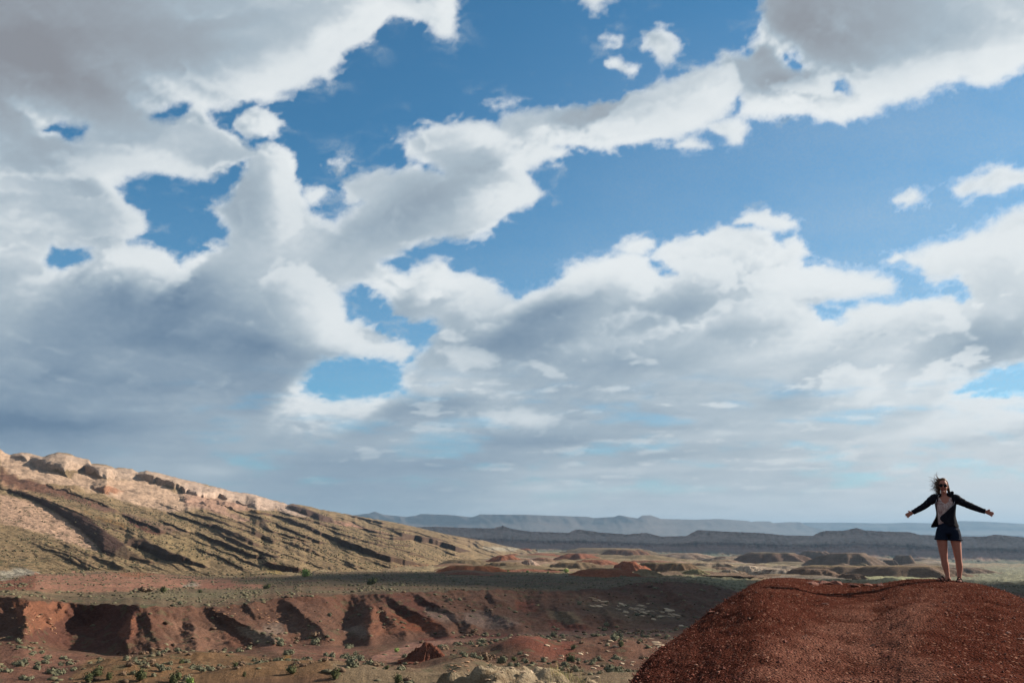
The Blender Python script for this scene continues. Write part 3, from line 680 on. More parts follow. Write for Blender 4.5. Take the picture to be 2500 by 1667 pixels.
# ---- the tilted slickrock ridge on the left
def build_ridge():
    f = np.radians(np.arange(-34.5, 1.6, 0.063)); nf = len(f)
    sky = line([(-200,1070,1150),(0,1096,1100),(13,1106,1105),(25,1110,1110),(52,1104,1120),(72,1106,1120),(104,1115,1125),(121,1109,1130),(139,1104,1135),(165,1106,1140),(186,1114,1145),(217,1122,1150),(223,1131,1152),(256,1133,1165),(280,1142,1170),(288,1141,1175),(321,1144,1185),(338,1153,1190),(356,1148,1200),(382,1153,1210),(429,1165,1230),(499,1181,1270),(527,1188,1280),(565,1199,1300),(620,1206,1330),(650,1216,1350),(690,1226,1370),(703,1231,1380),(716,1229,1385),(752,1235,1405),(782,1243,1420),(845,1254,1460),(899,1264,1490),(950,1272,1530),(989,1280,1560),(1058,1296,1620),(1086,1303,1650),(1178,1318,1740),(1232,1332,1810),(1267,1339,1850),(1320,1350,1900)])
    bas = line([(-200,1412,400),(0,1410,405),(100,1403,415),(300,1400,425),(420,1406,410),(560,1412,400),(700,1412,398),(760,1402,440),(900,1398,480),(1000,1397,560),(1080,1386,700),(1200,1366,1100),(1280,1353,1600),(1330,1352,1880)])
    t0, d0 = bas(f); t1, d1 = sky(f)
    t0 = soften(t0, 500); d0 = soften(d0, 500); d1 = soften(d1, 500); ts = soften(t1, 1500)
    nr = 390
    t = np.linspace(0, 1, nr)[:, None]
    t1 = t1 + soften(fbm(f * 260, 0 * f, 4, 299), 1) * 0.0016 * sstep(0.12, -0.25, f)
    tau = t0 * (1 - t) + ts * t + (t1 - ts) * t ** 14
    # frame positions of the sheet, for laying out the beds
    az = np.repeat(f[None], nr, 0)
    xx, yy = np.sin(az), np.cos(az)
    u, v = project(xx, yy, CAMZ + tau)
    wob = fbm(u / 22, v / 16, 4, 301); wob2 = fbm(u / 70, v / 30, 3, 305)
    c5 = lambda L: [(a / 4.612, 1080 + b / 4.612) for a, b in L]
    c6 = lambda L: [(450 + a / 4.704, 1180 + b / 4.704) for a, b in L]
    c7 = lambda L: [(900 + a / 3.92, 1220 + b / 3.92) for a, b in L]
    ledges = [
     (c5([(400,585),(760,735),(980,825),(1250,955),(1420,1030)]), 3.5), (c5([(1370,790),(1600,895),(1860,1015)]), 7), (c5([(1790,860),(2150,1010)]), 5),
     (c5([(450,440),(800,560),(1100,660),(1320,770)]), 2.5), (c5([(700,500),(1000,620),(1250,720)]), 2.2), (c5([(1880,770),(2306,920)]), 5),
     (c6([(1040,360),(1400,468),(1680,590),(1900,668),(2100,738),(2352,828),(2600,900)]), 9.5), (c6([(1650,598),(1900,690),(2200,790),(2700,920)]), 12),
     (c7([(230,298),(560,356),(780,425),(975,488)]), 12), (c6([(190,480),(330,456),(640,586),(890,712)]), 10), (c6([(360,545),(640,668),(900,785),(1115,850)]), 7),
     (c6([(130,552),(480,680),(740,790),(940,862)]), 9), (c6([(150,345),(520,465),(800,560),(1040,620)]), 4), (c6([(770,562),(1065,665)]), 5), (c6([(860,488),(1100,570),(1480,672)]), 4),
     (c6([(1020,448),(1250,528),(1500,640),(1640,690)]), 7), (c6([(1480,440),(1900,545)]), 3), (c6([(1630,510),(1900,600),(2320,725)]), 4), (c6([(1990,505),(2352,578),(2600,640)]), 4),
     (c6([(1850,348),(2200,428),(2352,468)]), 4), (c6([(890,925),(960,895),(1080,930),(1390,988)]), 13), (c6([(-100,810),(150,898),(285,952)]), 6),
     (c6([(900,715),(1200,820),(1640,985)]), 2.2), (c6([(1330,750),(1600,838)]), 2.5), (c6([(1850,910),(2000,985)]), 3), (c6([(1060,310),(1400,400),(1650,470)]), 4), (c6([(380,215),(760,350),(1050,450)]), 5),
     (c6([(0,300),(100,340),(300,400)]), 4), (c6([(180,330),(270,306),(470,386)]), 4), (c6([(720,290),(1000,350),(1300,420)]), 5),
     (c7([(0,360),(200,415),(430,440)]), 3), (c7([(0,395),(300,470),(480,520)]), 2.5), (c7([(100,245),(400,290),(780,400)]), 3), (c7([(560,350),(800,405)]), 2.5), (c7([(350,500),(600,560),(700,600)]), 2.5),
     (c7([(740,490),(850,530)]), 4), (c7([(780,320),(1090,383)]), 3), (c7([(0,320),(160,350),(380,378)]), 4)]
    faces = [
     (c5([(0,470),(400,600),(760,760),(1000,850),(1200,1010),(1400,1130),(1480,1230),(1640,1310),(1810,1365),(1500,1320),(1250,1280),(1150,1240),(1080,1130),(870,950),(600,760),(350,640),(180,580),(0,500)]), .8),
     (c5([(1440,1080),(1520,1045),(1540,1090),(1620,1068),(1750,1150),(2306,1378),(2306,1402),(2100,1360),(1890,1330),(1780,1290),(1600,1200),(1480,1170),(1410,1150)]), 1),
     (c5([(330,215),(560,140),(700,122),(760,200),(850,225),(960,260),(1040,242),(1240,292),(1312,370),(1290,410),(1180,410),(1050,390),(960,310),(800,300),(740,330),(780,390),(650,340),(480,300)]), 1),
     (c5([(1530,362),(1680,337),(1800,400),(2000,460),(2122,512),(2100,560),(1950,540),(1780,470),(1620,420)]), 1),
     (c5([(130,150),(250,118),(330,210),(300,215),(200,175)]), .8),
     (c6([(0,30),(100,80),(350,80),(430,120),(560,180),(700,220),(830,215),(866,262),(850,280),(730,260),(600,210),(400,160),(150,150),(60,110)]), 1),
     (c6([(1170,256),(1250,234),(1700,400),(1722,450),(1600,440),(1400,370),(1250,310)]), 1),
     (c5([(1040,500),(1220,480),(1200,580),(1080,545)]), .9), (c5([(2040,650),(2120,620),(2300,680),(2300,695)]), .8), (c6([(770,440),(900,420),(960,480),(1000,545),(860,490)]), .8)]
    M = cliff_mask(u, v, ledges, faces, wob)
    qb = v - 0.40 * u + 12 * wob2
    beds = fbm(qb / 5.0, u / 420, 2, 341) * 1.3
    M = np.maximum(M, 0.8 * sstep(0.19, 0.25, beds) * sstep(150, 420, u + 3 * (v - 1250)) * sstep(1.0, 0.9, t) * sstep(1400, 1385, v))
    rock_top = sstep(-6, 10, (np.interp(u, [0, 250, 450, 560, 700, 760, 900], [1195, 1215, 1240, 1262, 1240, 1240, 1262]) - v) + wob * 14)
    S0 = np.repeat(((d1 * ts - d0 * t0) / (d1 - d0))[None], nr, 0)
    tsm = t0 * (1 - t) + ts * t
    D = sheet_depth(tsm, np.maximum(S0, tsm + 0.03), d0, d1)
    # a ledge face stands steep (the distance lags), the bench behind it makes the distance up again
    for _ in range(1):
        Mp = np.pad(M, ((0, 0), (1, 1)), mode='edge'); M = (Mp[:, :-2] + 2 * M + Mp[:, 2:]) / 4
    lag = np.zeros_like(D); ld = np.log(D)
    for i in range(1, nr):
        dv = (v[i - 1] - v[i])
        lag[i] = lag[i - 1] * np.exp(-dv / 30.0) + M[i] * (ld[i] - ld[i - 1]) * 1.4
    fade_top = sstep(1.0, 0.97, t)
    D = np.maximum.accumulate(D * np.exp(-lag * fade_top), 0)
    x, y, z = D * xx, D * yy, CAMZ + D * tau
    # knobbly bedding on the pale rock, fine wash on the slopes
    z = z + (0.12 + 0.88 * rock_top) * (5.5 * fbm(x / 46, y / 46, 3, 321, mode=2) + 4.0 * fbm(x / 17, y / 17, 5, 325, gain=0.6)) * sstep(1.0, 0.9, t)
    z = z + 0.8 * fbm(x / 20, y / 20, 4, 329) + (1 - 0.5 * rock_top) * (1.0 * fbm(qb / 3.2, u / 70, 3, 343) + 0.7 * fbm(x / 6, y / 6, 3, 345)) * sstep(1.0, 0.95, t)
    C = np.ones((nr, nf, 4)); C[..., :3] = OLIVE
    ol2 = sstep(0.0, 0.4, wob2)[..., None]
    C[..., :3] = C[..., :3] * (1 - 0.45 * ol2) + np.array((0.21, 0.135, 0.08)) * 0.45 * ol2
    bed = fbm(v / 7 - u / 17.0, u / 160, 4, 331)
    C[..., :3] *= (1 + 0.35 * bed)[..., None]
    polys = [
     (c5([(0,60),(120,140),(330,215),(480,300),(650,345),(780,395),(960,320),(1050,395),(1300,420),(1620,425),(1960,545),(2306,600),(2306,740),(1900,780),(1460,680),(1180,600),(1000,540),(730,470),(480,440),(230,385),(0,290)]), PALE, 4, .95),
     (c5([(100,140),(240,112),(330,118),(480,165),(640,110),(860,155),(1000,195),(1040,240),(1290,285),(1480,295),(1560,340),(1640,312),(1760,335),(2306,465),(2306,600),(2100,560),(1620,425),(1300,415),(960,315),(480,300)]), (0.43,0.315,0.235), 3, .9),
     (c6([(0,0),(360,40),(540,90),(800,118),(940,168),(1190,240),(1250,310),(1480,395),(1300,370),(1000,300),(860,290),(730,265),(400,165),(0,120)]), (0.47,0.345,0.265), 3, .95),
     (c6([(0,120),(400,165),(730,265),(760,290),(500,300),(760,430),(600,420),(300,300),(0,240)]), (0.38,0.23,0.165), 5, .85),
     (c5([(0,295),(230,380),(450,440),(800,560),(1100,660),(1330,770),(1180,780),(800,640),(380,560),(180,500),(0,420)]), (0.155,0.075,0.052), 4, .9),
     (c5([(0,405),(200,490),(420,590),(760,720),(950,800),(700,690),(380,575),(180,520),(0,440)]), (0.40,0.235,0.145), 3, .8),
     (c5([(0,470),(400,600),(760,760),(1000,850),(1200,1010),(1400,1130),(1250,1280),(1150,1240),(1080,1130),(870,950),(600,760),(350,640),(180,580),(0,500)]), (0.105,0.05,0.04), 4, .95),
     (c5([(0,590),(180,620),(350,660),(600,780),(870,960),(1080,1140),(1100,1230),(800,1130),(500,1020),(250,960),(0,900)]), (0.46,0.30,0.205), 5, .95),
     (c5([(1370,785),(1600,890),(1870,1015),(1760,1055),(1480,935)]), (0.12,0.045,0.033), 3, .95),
     (c5([(1050,690),(1300,770),(1700,870),(2150,1020),(1860,1015),(1600,890),(1370,785),(1100,740)]), (0.175,0.105,0.075), 5, .8),
     (c5([(960,770),(1250,870),(1480,940),(1400,960),(1100,850)]), (0.29,0.165,0.06), 5, .8),
     (c5([(1040,500),(1220,480),(1330,500),(1400,550),(1200,585)]), (0.30,0.13,0.07), 3, .8),
     (c5([(1520,1040),(1840,1030),(2306,1080),(2306,1370),(1750,1150)]), (0.26,0.188,0.095), 5, .7),
     (c6([(720,290),(980,350),(950,365),(760,310)]), (0.36,0.19,0.06), 3, .8), (c6([(1040,300),(1240,380),(1060,320)]), (0.33,0.19,0.06), 3, .8),
     (c6([(1170,256),(1250,234),(1700,400),(1722,450),(1600,440),(1400,370),(1250,310)]), (0.17,0.115,0.10), 3, .95),
     (c6([(1720,420),(1900,450),(2100,510),(2352,575),(2100,530),(1900,490),(1730,465)]), (0.36,0.20,0.14), 3, .9),
     (c6([(890,925),(960,895),(1080,930),(1390,988),(1330,1020),(1250,1060),(1180,1020),(1080,980),(980,960)]), (0.25,0.10,0.055), 3, .9),
     (c6([(890,940),(1060,985),(1200,1060),(1200,1085),(1000,1040),(880,980)]), (0.35,0.25,0.10), 4, .8),
     (c7([(250,640),(500,620),(800,640),(800,690),(500,690),(280,680)]), ORANGE, 5, .7),
     (c7([(1100,450),(1440,462),(1380,490),(1150,480)]), (0.38,0.34,0.26), 5, .8),
     ([(0,1392),(60,1386),(95,1398),(40,1408),(0,1414)], GREY, 5, .9)]
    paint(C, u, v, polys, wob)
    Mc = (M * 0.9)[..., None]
    C[..., :3] = C[..., :3] * (1 - Mc * (1 - rock_top[..., None])) + np.array((0.072, 0.043, 0.033)) * Mc * (1 - rock_top[..., None])  # brown ledge faces, colour painted darker to stand in for deep shade
    # scrub dots and weathering stains too small to build at this distance
    rg = np.random.default_rng(77)
    olv = (1 - rock_top) * (1 - M)
    dots = blur(rg.random(u.shape), 1); dots = (dots - dots.mean()) / dots.std()
    C[..., :3] *= (1 - 0.46 * olv * sstep(0.3, 1.4, dots) + 0.2 * olv * sstep(0.3, 1.6, -dots))[..., None]
    stain = fbm(u / 9, v / 5, 4, 351, gain=0.6)
    C[..., :3] *= (1 + rock_top * (0.75 * stain - 0.35 * sstep(0.15, 0.45, fbm(u / 16, v / 7, 4, 355, gain=0.6))))[..., None]
    C[..., :3] = np.clip(C[..., :3], 0.02, 0.7)
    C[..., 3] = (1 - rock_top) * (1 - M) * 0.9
    P = np.stack([x, y, z], -1)
    back = []
    for k, (dd, dz) in enumerate(((25, -3), (90, -22), (220, -65), (420, -150))):
        back.append(np.stack([(d1 + dd) * np.sin(f), (d1 + dd) * np.cos(f), z[-1] + dz], -1))
    front = np.stack([(d0 - 25) * np.sin(f), (d0 - 25) * np.cos(f), z[0] - 6], -1)[None]
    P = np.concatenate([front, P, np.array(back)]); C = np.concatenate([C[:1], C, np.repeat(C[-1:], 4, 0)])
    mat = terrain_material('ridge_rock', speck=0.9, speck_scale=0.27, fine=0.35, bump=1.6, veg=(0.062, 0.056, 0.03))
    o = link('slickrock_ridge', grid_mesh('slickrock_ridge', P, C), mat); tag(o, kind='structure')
    return dict(x=x, y=y, z=z, D=D, u=u, v=v, w=(1 - rock_top) * (1 - M) * (C[1:-4, :, 0] < 0.30), f=f)
RG = build_ridge()

# ---- distant ranges
def build_range(name, skyl, basl, d_back, colf, mat, nr, step, seed, gully, cliff_t, extra=(-400, 2900), gk=0.085):
    a0, a1 = pix_dir(extra[0], 1300)[0], pix_dir(extra[1], 1300)[0]
    f = np.arange(a0, a1, math.radians(step)); nf = len(f)
    t1, d1 = skyl(f); t0, d0 = basl(f); d1 = soften(d1, 200); d0 = soften(d0, 200); t0 = soften(t0, 200); ts = soften(t1, 400)
    t = np.linspace(0, 1, nr)[:, None]
    az = np.repeat(f[None], nr, 0)
    rough = fbm(az * 420, 0 * az, 5, seed, gain=0.6) * (0.0011 if name == 'badland_ridge' else 0.00025)
    tsm = t0 * (1 - t) + ts * t
    tau = tsm + (t1 - ts) * t ** 4 + rough[0] * t
    S = 0.12 + 0.35 * t + 1.4 * np.exp(-((t - cliff_t) / 0.08) ** 2) + 1.2 * np.exp(-((t - 0.96) / 0.06) ** 2)
    S = np.maximum(S, tsm + 0.03)
    D = sheet_depth(tsm, S, d0, d1)
    u, v = project(np.sin(az), np.cos(az), CAMZ + tau)
    g = fbm(az * gully + 1.5 * t, t * 2.2 + 0 * az, 5, seed + 7, mode=1, gain=0.6) + 0.9 * fbm(az * gully * 0.25, t * 1.5, 3, seed + 9)
    D = D * (1 - gk * g * (1 - 0.6 * t) * sstep(0, 0.15, t))
    D = np.maximum.accumulate(D, 0)
    C = np.ones((nr, nf, 4)); C[..., :3] = (1 + 0.5 * fbm(u / 12, v / 3.5, 4, seed + 11, gain=0.6))[..., None] * colf(u, v, t + 0 * az, fbm(az * 60, t * 3, 4, seed + 3)); C[..., 3] = 0.5
    P = np.stack([D * np.sin(az), D * np.cos(az), CAMZ + D * tau], -1)
    b1 = np.stack([(d1 * 1.04) * np.sin(f), (d1 * 1.04) * np.cos(f), P[-1, :, 2] - d1 * 0.004], -1)
    b2 = np.stack([(d1 + d_back) * np.sin(f), (d1 + d_back) * np.cos(f), np.full(nf, CAMZ - 90)], -1)
    P = np.concatenate([P, b1[None], b2[None]]); C = np.concatenate([C, C[-1:], C[-1:]])
    o = link(name, grid_mesh(name, P, C), mat); tag(o, kind='structure')
    return o
def ridge_cols(u, v, t, n):
    lo = np.array((0.29, 0.165, 0.125)); up = np.array((0.40, 0.29, 0.235)); gr = np.array((0.13, 0.14, 0.09))
    k = sstep(0.5, 0.62, t + 0.12 * n)[..., None]
    c = lo * (1 - k) + up * k
    dk = np.exp(-((t - 0.52 - 0.1 * n) / 0.04) ** 2)[..., None] * 0.45
    c = c * (1 - dk)
    g = sstep(0.28, 0.05, t + 0.2 * n)[..., None]
    return c * (1 - g) + gr * g
badland_mat = terrain_material('badland_rock', speck=0.0, fine=0.12, bump=3.0, strata=0.06)
build_range('badland_ridge',
  line([(-400,1290,3000),(900,1288,3000),(1027,1286,3000),(1070,1285,3000),(1140,1288,2950),(1206,1289,2950),(1227,1283,2950),(1248,1290,2950),(1295,1297,2900),(1389,1300,2900),(1402,1293,2900),(1415,1292,2900),(1465,1299,2900),(1533,1304,2850),(1550,1302,2850),(1576,1300,2850),(1601,1306,2850),(1615,1309,2850),(1674,1308,2800),(1690,1300,2800),(1704,1293,2800),(1772,1297,2800),(1853,1300,2800),(1917,1306,2800),(1985,1307,2800),(2000,1299,2800),(2015,1295,2800),(2057,1295,2800),(2091,1288,2800),(2112,1294,2800),(2163,1297,2800),(2219,1298,2800),(2248,1305,2800),(2346,1309,2800),(2406,1309,2800),(2427,1304,2800),(2461,1307,2800),(2500,1311,2800),(2900,1316,2800)]),
  line([(-400,1350,2060),(1100,1350,2060),(1250,1347,2060),(1500,1350,2060),(1800,1360,2060),(2400,1376,2060),(2900,1387,2060)]),
  1200, ridge_cols, badland_mat, 74, 0.09, 401, 170, 0.52, gk=0.07)
far_mat = terrain_material('far_mesa_rock', speck=0.0, fine=0.006, bump=2.0)
far_col = lambda u, v, t, n: np.array((0.12, 0.10, 0.09)) * (1 + 0.15 * n)[..., None] + 0 * t[..., None]
build_range('far_mesa_range',
  line([(-400,1262,9500),(840,1262,9500),(870,1256,9500),(900,1253,9500),(915,1248,9500),(928,1253,9500),(938,1256,9500),(993,1261,9500),(1015,1258,9500),(1027,1254,9500),(1095,1256,9500),(1150,1262,9500),(1160,1260,9500),(1170,1255,9500),(1287,1256,9500),(1436,1261,10000),(1448,1264,10000),(1499,1261,10000),(1512,1257,10000),(1533,1261,10000),(1557,1265,10000),(1567,1258,10000),(1589,1257,10000),(1614,1266,10500),(1699,1268,11000),(1755,1266,11500),(1827,1271,12000),(1834,1274,12000),(1842,1272,12000),(1878,1272,12500),(1888,1276,12500),(1917,1274,12500),(1955,1274,13000),(1966,1282,13000),(2040,1300,13000),(2900,1312,13000)]),
  line([(-400,1330,8500),(1400,1330,8750),(1900,1330,11000),(2900,1330,12000)]), 3000, far_col, far_mat, 26, 0.11, 421, 60, 0.8, gk=0.012)
build_range('far_mountains',
  line([(1700,1290,15960),(1900,1280,15960),(1968,1275,15960),(2053,1275,15960),(2159,1277,15960),(2214,1275,15960),(2290,1277,15960),(2350,1271,15960),(2414,1273,15960),(2500,1278,15960),(2900,1270,15960)]),
  line([(1700,1325,14280),(2900,1325,14280)]), 3000, far_col, far_mat, 20, 0.13, 441, 70, 0.7, extra=(1700, 2900), gk=0.01)

# ---- small mesas, banks and hummocks standing on the plain, and knolls nearer by
def hill(name, u, vb, wpx, hpx, rgb, flat=0.5, deep=0.55, rough=0.25, seed=0, top=None, nx=56, ny=30, base=None, tilt=0.0, pale=None, rel=0.0):
    g = base if base is not None else ground_at(u, vb)
    d = math.hypot(g.x, g.y); s = d / FPX
    az = math.atan2(g.x, g.y)
    rx, h = wpx * s / 2, hpx * s * 1.12
    ry = rx * deep
    c = Vector((g.x + math.sin(az) * ry * 0.9, g.y + math.cos(az) * ry * 0.9, g.z))
    gx, gy = np.meshgrid(np.linspace(-1.5, 1.5, nx), np.linspace(-1.5, 1.5, ny))
    ang = np.arctan2(gy, gx)
    rr = np.hypot(gx, gy)
    lobes = 1.5 * fbm(np.cos(ang) * 2.1 + seed, np.sin(ang) * 2.1 + gx * 0.3, 4, 500 + seed)
    gul = fbm(np.cos(ang) * 6 + seed * 3, np.sin(ang) * 6, 3, 530 + seed, mode=1)
    r = rr * (1 + rough * 1.1 * lobes - 0.12 * rough * gul)
    wid = 1.0 - flat * 0.62
    p = np.clip((1.0 - r) / wid, -0.7, 1)
    q = np.clip(p, 0, 1)
    prof = 0.80 * q ** (1.35 - 0.5 * flat) * (1 + 0.25 * q * (1 - q)) + 0.20 * sstep(-0.55, 1, p)
    st3 = prof * 3; st3 = (np.floor(st3) + sstep(0.3, 0.8, st3 - np.floor(st3))) / 3
    prof = prof * 0.6 + 0.4 * st3
    prof = prof + 0.17 * gul * q * (1 - q) * 4 * (rough / 0.3)
    topn = fbm(gx * 2.2 + seed, gy * 2.2, 4, 560 + seed)
    z = prof * h * (1 + tilt * gx) + h * 0.16 * rough * 4 * topn * sstep(0.0, 0.9, p) * 0.6 - 0.06 * h
    ca, sa = math.cos(az), math.sin(az)
    X = c.x + gx * rx * ca + gy * ry * sa; Y = c.y - gx * rx * sa + gy * ry * ca
    Z = np.where(p > -0.55, c.z + z, c.z - h * 0.35)
    if rel: Z = Z + rel * (fbm(X / 3.2, Y / 3.2, 5, 577, gain=0.6) + 0.5 * fbm(X / 1.1, Y / 1.1, 3, 579))
    C = np.ones((ny, nx, 4)); n = fbm(gx * 4 + seed, gy * 4, 4, 590 + seed)
    C[..., :3] = np.array(rgb) * (1.0 + 0.7 * n)[..., None]
    if top is not None:
        k = (sstep(0.75, 1.0, p + 0.2 * n))[..., None]; C[..., :3] = C[..., :3] * (1 - k) + np.array(top) * k
    if pale is not None:
        k = (sstep(0.05, 0.25, gul + 0.3 * n) * sstep(0, .3, p))[..., None]; C[..., :3] = C[..., :3] * (1 - k) + np.array(pale) * k
    C[..., 3] = sstep(0.7, 1.0, p) * 0.8
    o = link(name, grid_mesh(name, np.stack([X, Y, Z], -1), C), HILL_MAT); tag(o, kind='structure')
    return o, c, rx, ry, h
HILL_MAT = terrain_material('mesa_soil', speck=0.7, speck_scale=0.35, fine=0.9, bump=0.5, strata=0.5)
TAN = (0.27, 0.20, 0.115)
HILLS = [
 ('mesa',1280,1349,48,10,RED,.3,None,None),('badland_hummock',1232,1374,80,18,(0.27,0.11,0.065),.45,None,None),('mesa',1135,1379,92,12,(0.20,0.145,0.085),.75,OLIVE,None),
 ('mesa',1150,1397,118,16,ORANGE,.8,(0.25,0.18,0.10),None),('mesa',1234,1391,92,17,(0.19,0.135,0.085),.7,OLIVE,None),('badland_hummock',1290,1383,42,16,PINK,.3,None,(0.42,0.32,0.25)),
 ('badland_hummock',1325,1371,48,9,(0.25,0.12,0.08),.4,None,None),('badland_hummock',1407,1367,86,15,(0.22,0.09,0.055),.5,None,None),('mesa',1404,1390,108,16,(0.19,0.135,0.085),.75,OLIVE,None),
 ('mesa',1485,1352,160,13,(0.21,0.15,0.09),.85,OLIVE,None),('badland_hummock',1475,1408,125,19,(0.28,0.105,0.055),.55,(0.24,0.17,0.09),None),('mesa',1612,1399,104,23,(0.165,0.105,0.065),.72,(0.2,0.16,0.09),None),
 ('mesa',1655,1392,84,17,(0.19,0.125,0.075),.7,(0.2,0.16,0.09),None),('mesa',1735,1387,96,12,(0.19,0.115,0.075),.8,OLIVE,(0.38,0.29,0.2)),('badland_hummock',1535,1397,80,25,(0.26,0.10,0.058),.4,None,None),
 ('mesa',1528,1358,90,16,(0.20,0.10,0.06),.8,OLIVE,None),('badland_hummock',1672,1365,120,14,(0.18,0.11,0.075),.5,None,(0.35,0.26,0.19)),('mesa',1885,1376,150,32,(0.17,0.105,0.075),.7,(0.19,0.15,0.1),None),
 ('badland_hummock',1985,1370,80,22,(0.165,0.11,0.08),.5,None,None),('badland_hummock',2070,1379,125,35,(0.175,0.12,0.085),.55,None,None),('rock_butte',2172,1381,30,13,(0.17,0.115,0.08),.85,None,None),
 ('rock_butte',2207,1382,40,23,(0.175,0.115,0.08),.92,None,None),('mesa',2045,1402,162,17,(0.19,0.13,0.09),.85,OLIVE,None),('mesa',2210,1407,182,21,(0.19,0.13,0.09),.85,OLIVE,None),
 ('mesa',1975,1408,92,17,(0.18,0.12,0.085),.8,None,None),('badland_hummock',1900,1409,112,18,(0.20,0.135,0.095),.6,None,(0.45,0.36,0.27)),('rock_dome',1828,1401,70,19,(0.36,0.27,0.2),.4,None,(0.5,0.4,0.3)),
 ('badland_hummock',1780,1411,64,17,(0.18,0.125,0.085),.35,None,(0.4,0.32,0.24)),('mesa',2080,1416,52,13,(0.18,0.12,0.085),.7,None,None),('badland_hummock',1572,1403,58,14,TAN,.3,None,None),('badland_hummock',1700,1402,48,12,(0.22,0.19,0.1),.3,None,None),
 ('mesa',1350,1357,110,7,(0.22,0.13,0.085),.8,OLIVE,None),('badland_hummock',1590,1378,90,9,(0.22,0.12,0.08),.6,None,None),('badland_hummock',1450,1378,80,11,(0.25,0.105,0.065),.5,None,None),('mesa',2330,1398,120,10,(0.18,0.125,0.09),.8,None,None),('badland_hummock',1790,1371,110,12,(0.19,0.12,0.085),.55,None,(0.36,0.28,0.2))]
for i, (nm, u, vb, w, h, c, fl, top, pale) in enumerate(HILLS):
    hill(nm, u, vb, w * 1.35, h * (0.72 if h > 26 else 0.95), c, flat=fl, seed=i * 7 + 1, top=top, pale=pale, rough=0.45 if 'butte' not in nm else 0.15, deep=0.5)
rr_ = random.Random(5)
for i in range(110):
    uu = rr_.uniform(1090, 2320); vv = rr_.uniform(1356, 1404) + (6 if uu > 1700 else 0)
    if uu < 1250: vv = max(vv, 1372)
    k = rr_.random()
    c = [(0.25, 0.105, 0.065), (0.23, 0.135, 0.085), (0.22, 0.165, 0.095), (0.30, 0.2, 0.14)][int(k * 4)] if uu < 1650 else [(0.19, 0.125, 0.085), (0.2, 0.155, 0.095), (0.22, 0.15, 0.1), (0.33, 0.26, 0.19)][int(k * 4)]
    hill('badland_hummock', uu, vv, rr_.uniform(30, 150), rr_.uniform(4, 8), c, flat=rr_.uniform(.1, .7), seed=800 + i * 3, rough=0.45, deep=rr_.uniform(.4, .8), nx=30, ny=18, top=OLIVE if k > .5 else None)
# the little red pinnacle on the wash, low red swells, and the buff knoll close below
hill('red_knob', 1042, 1612, 92, 36, (0.17, 0.062, 0.038), flat=0.15, deep=0.6, rough=0.55, seed=305, nx=70, ny=44)
KN = at(1290, 1668, 52); KN.z -= 9.0
KNOLL, KC, KRX, KRY, KH = hill('buff_knoll', 0, 0, 1050, 330, (0.225, 0.16, 0.095), flat=0.42, deep=0.6, rough=0.5, rel=1.5, seed=337, nx=190, ny=110, base=KN, pale=(0.33, 0.26, 0.17))
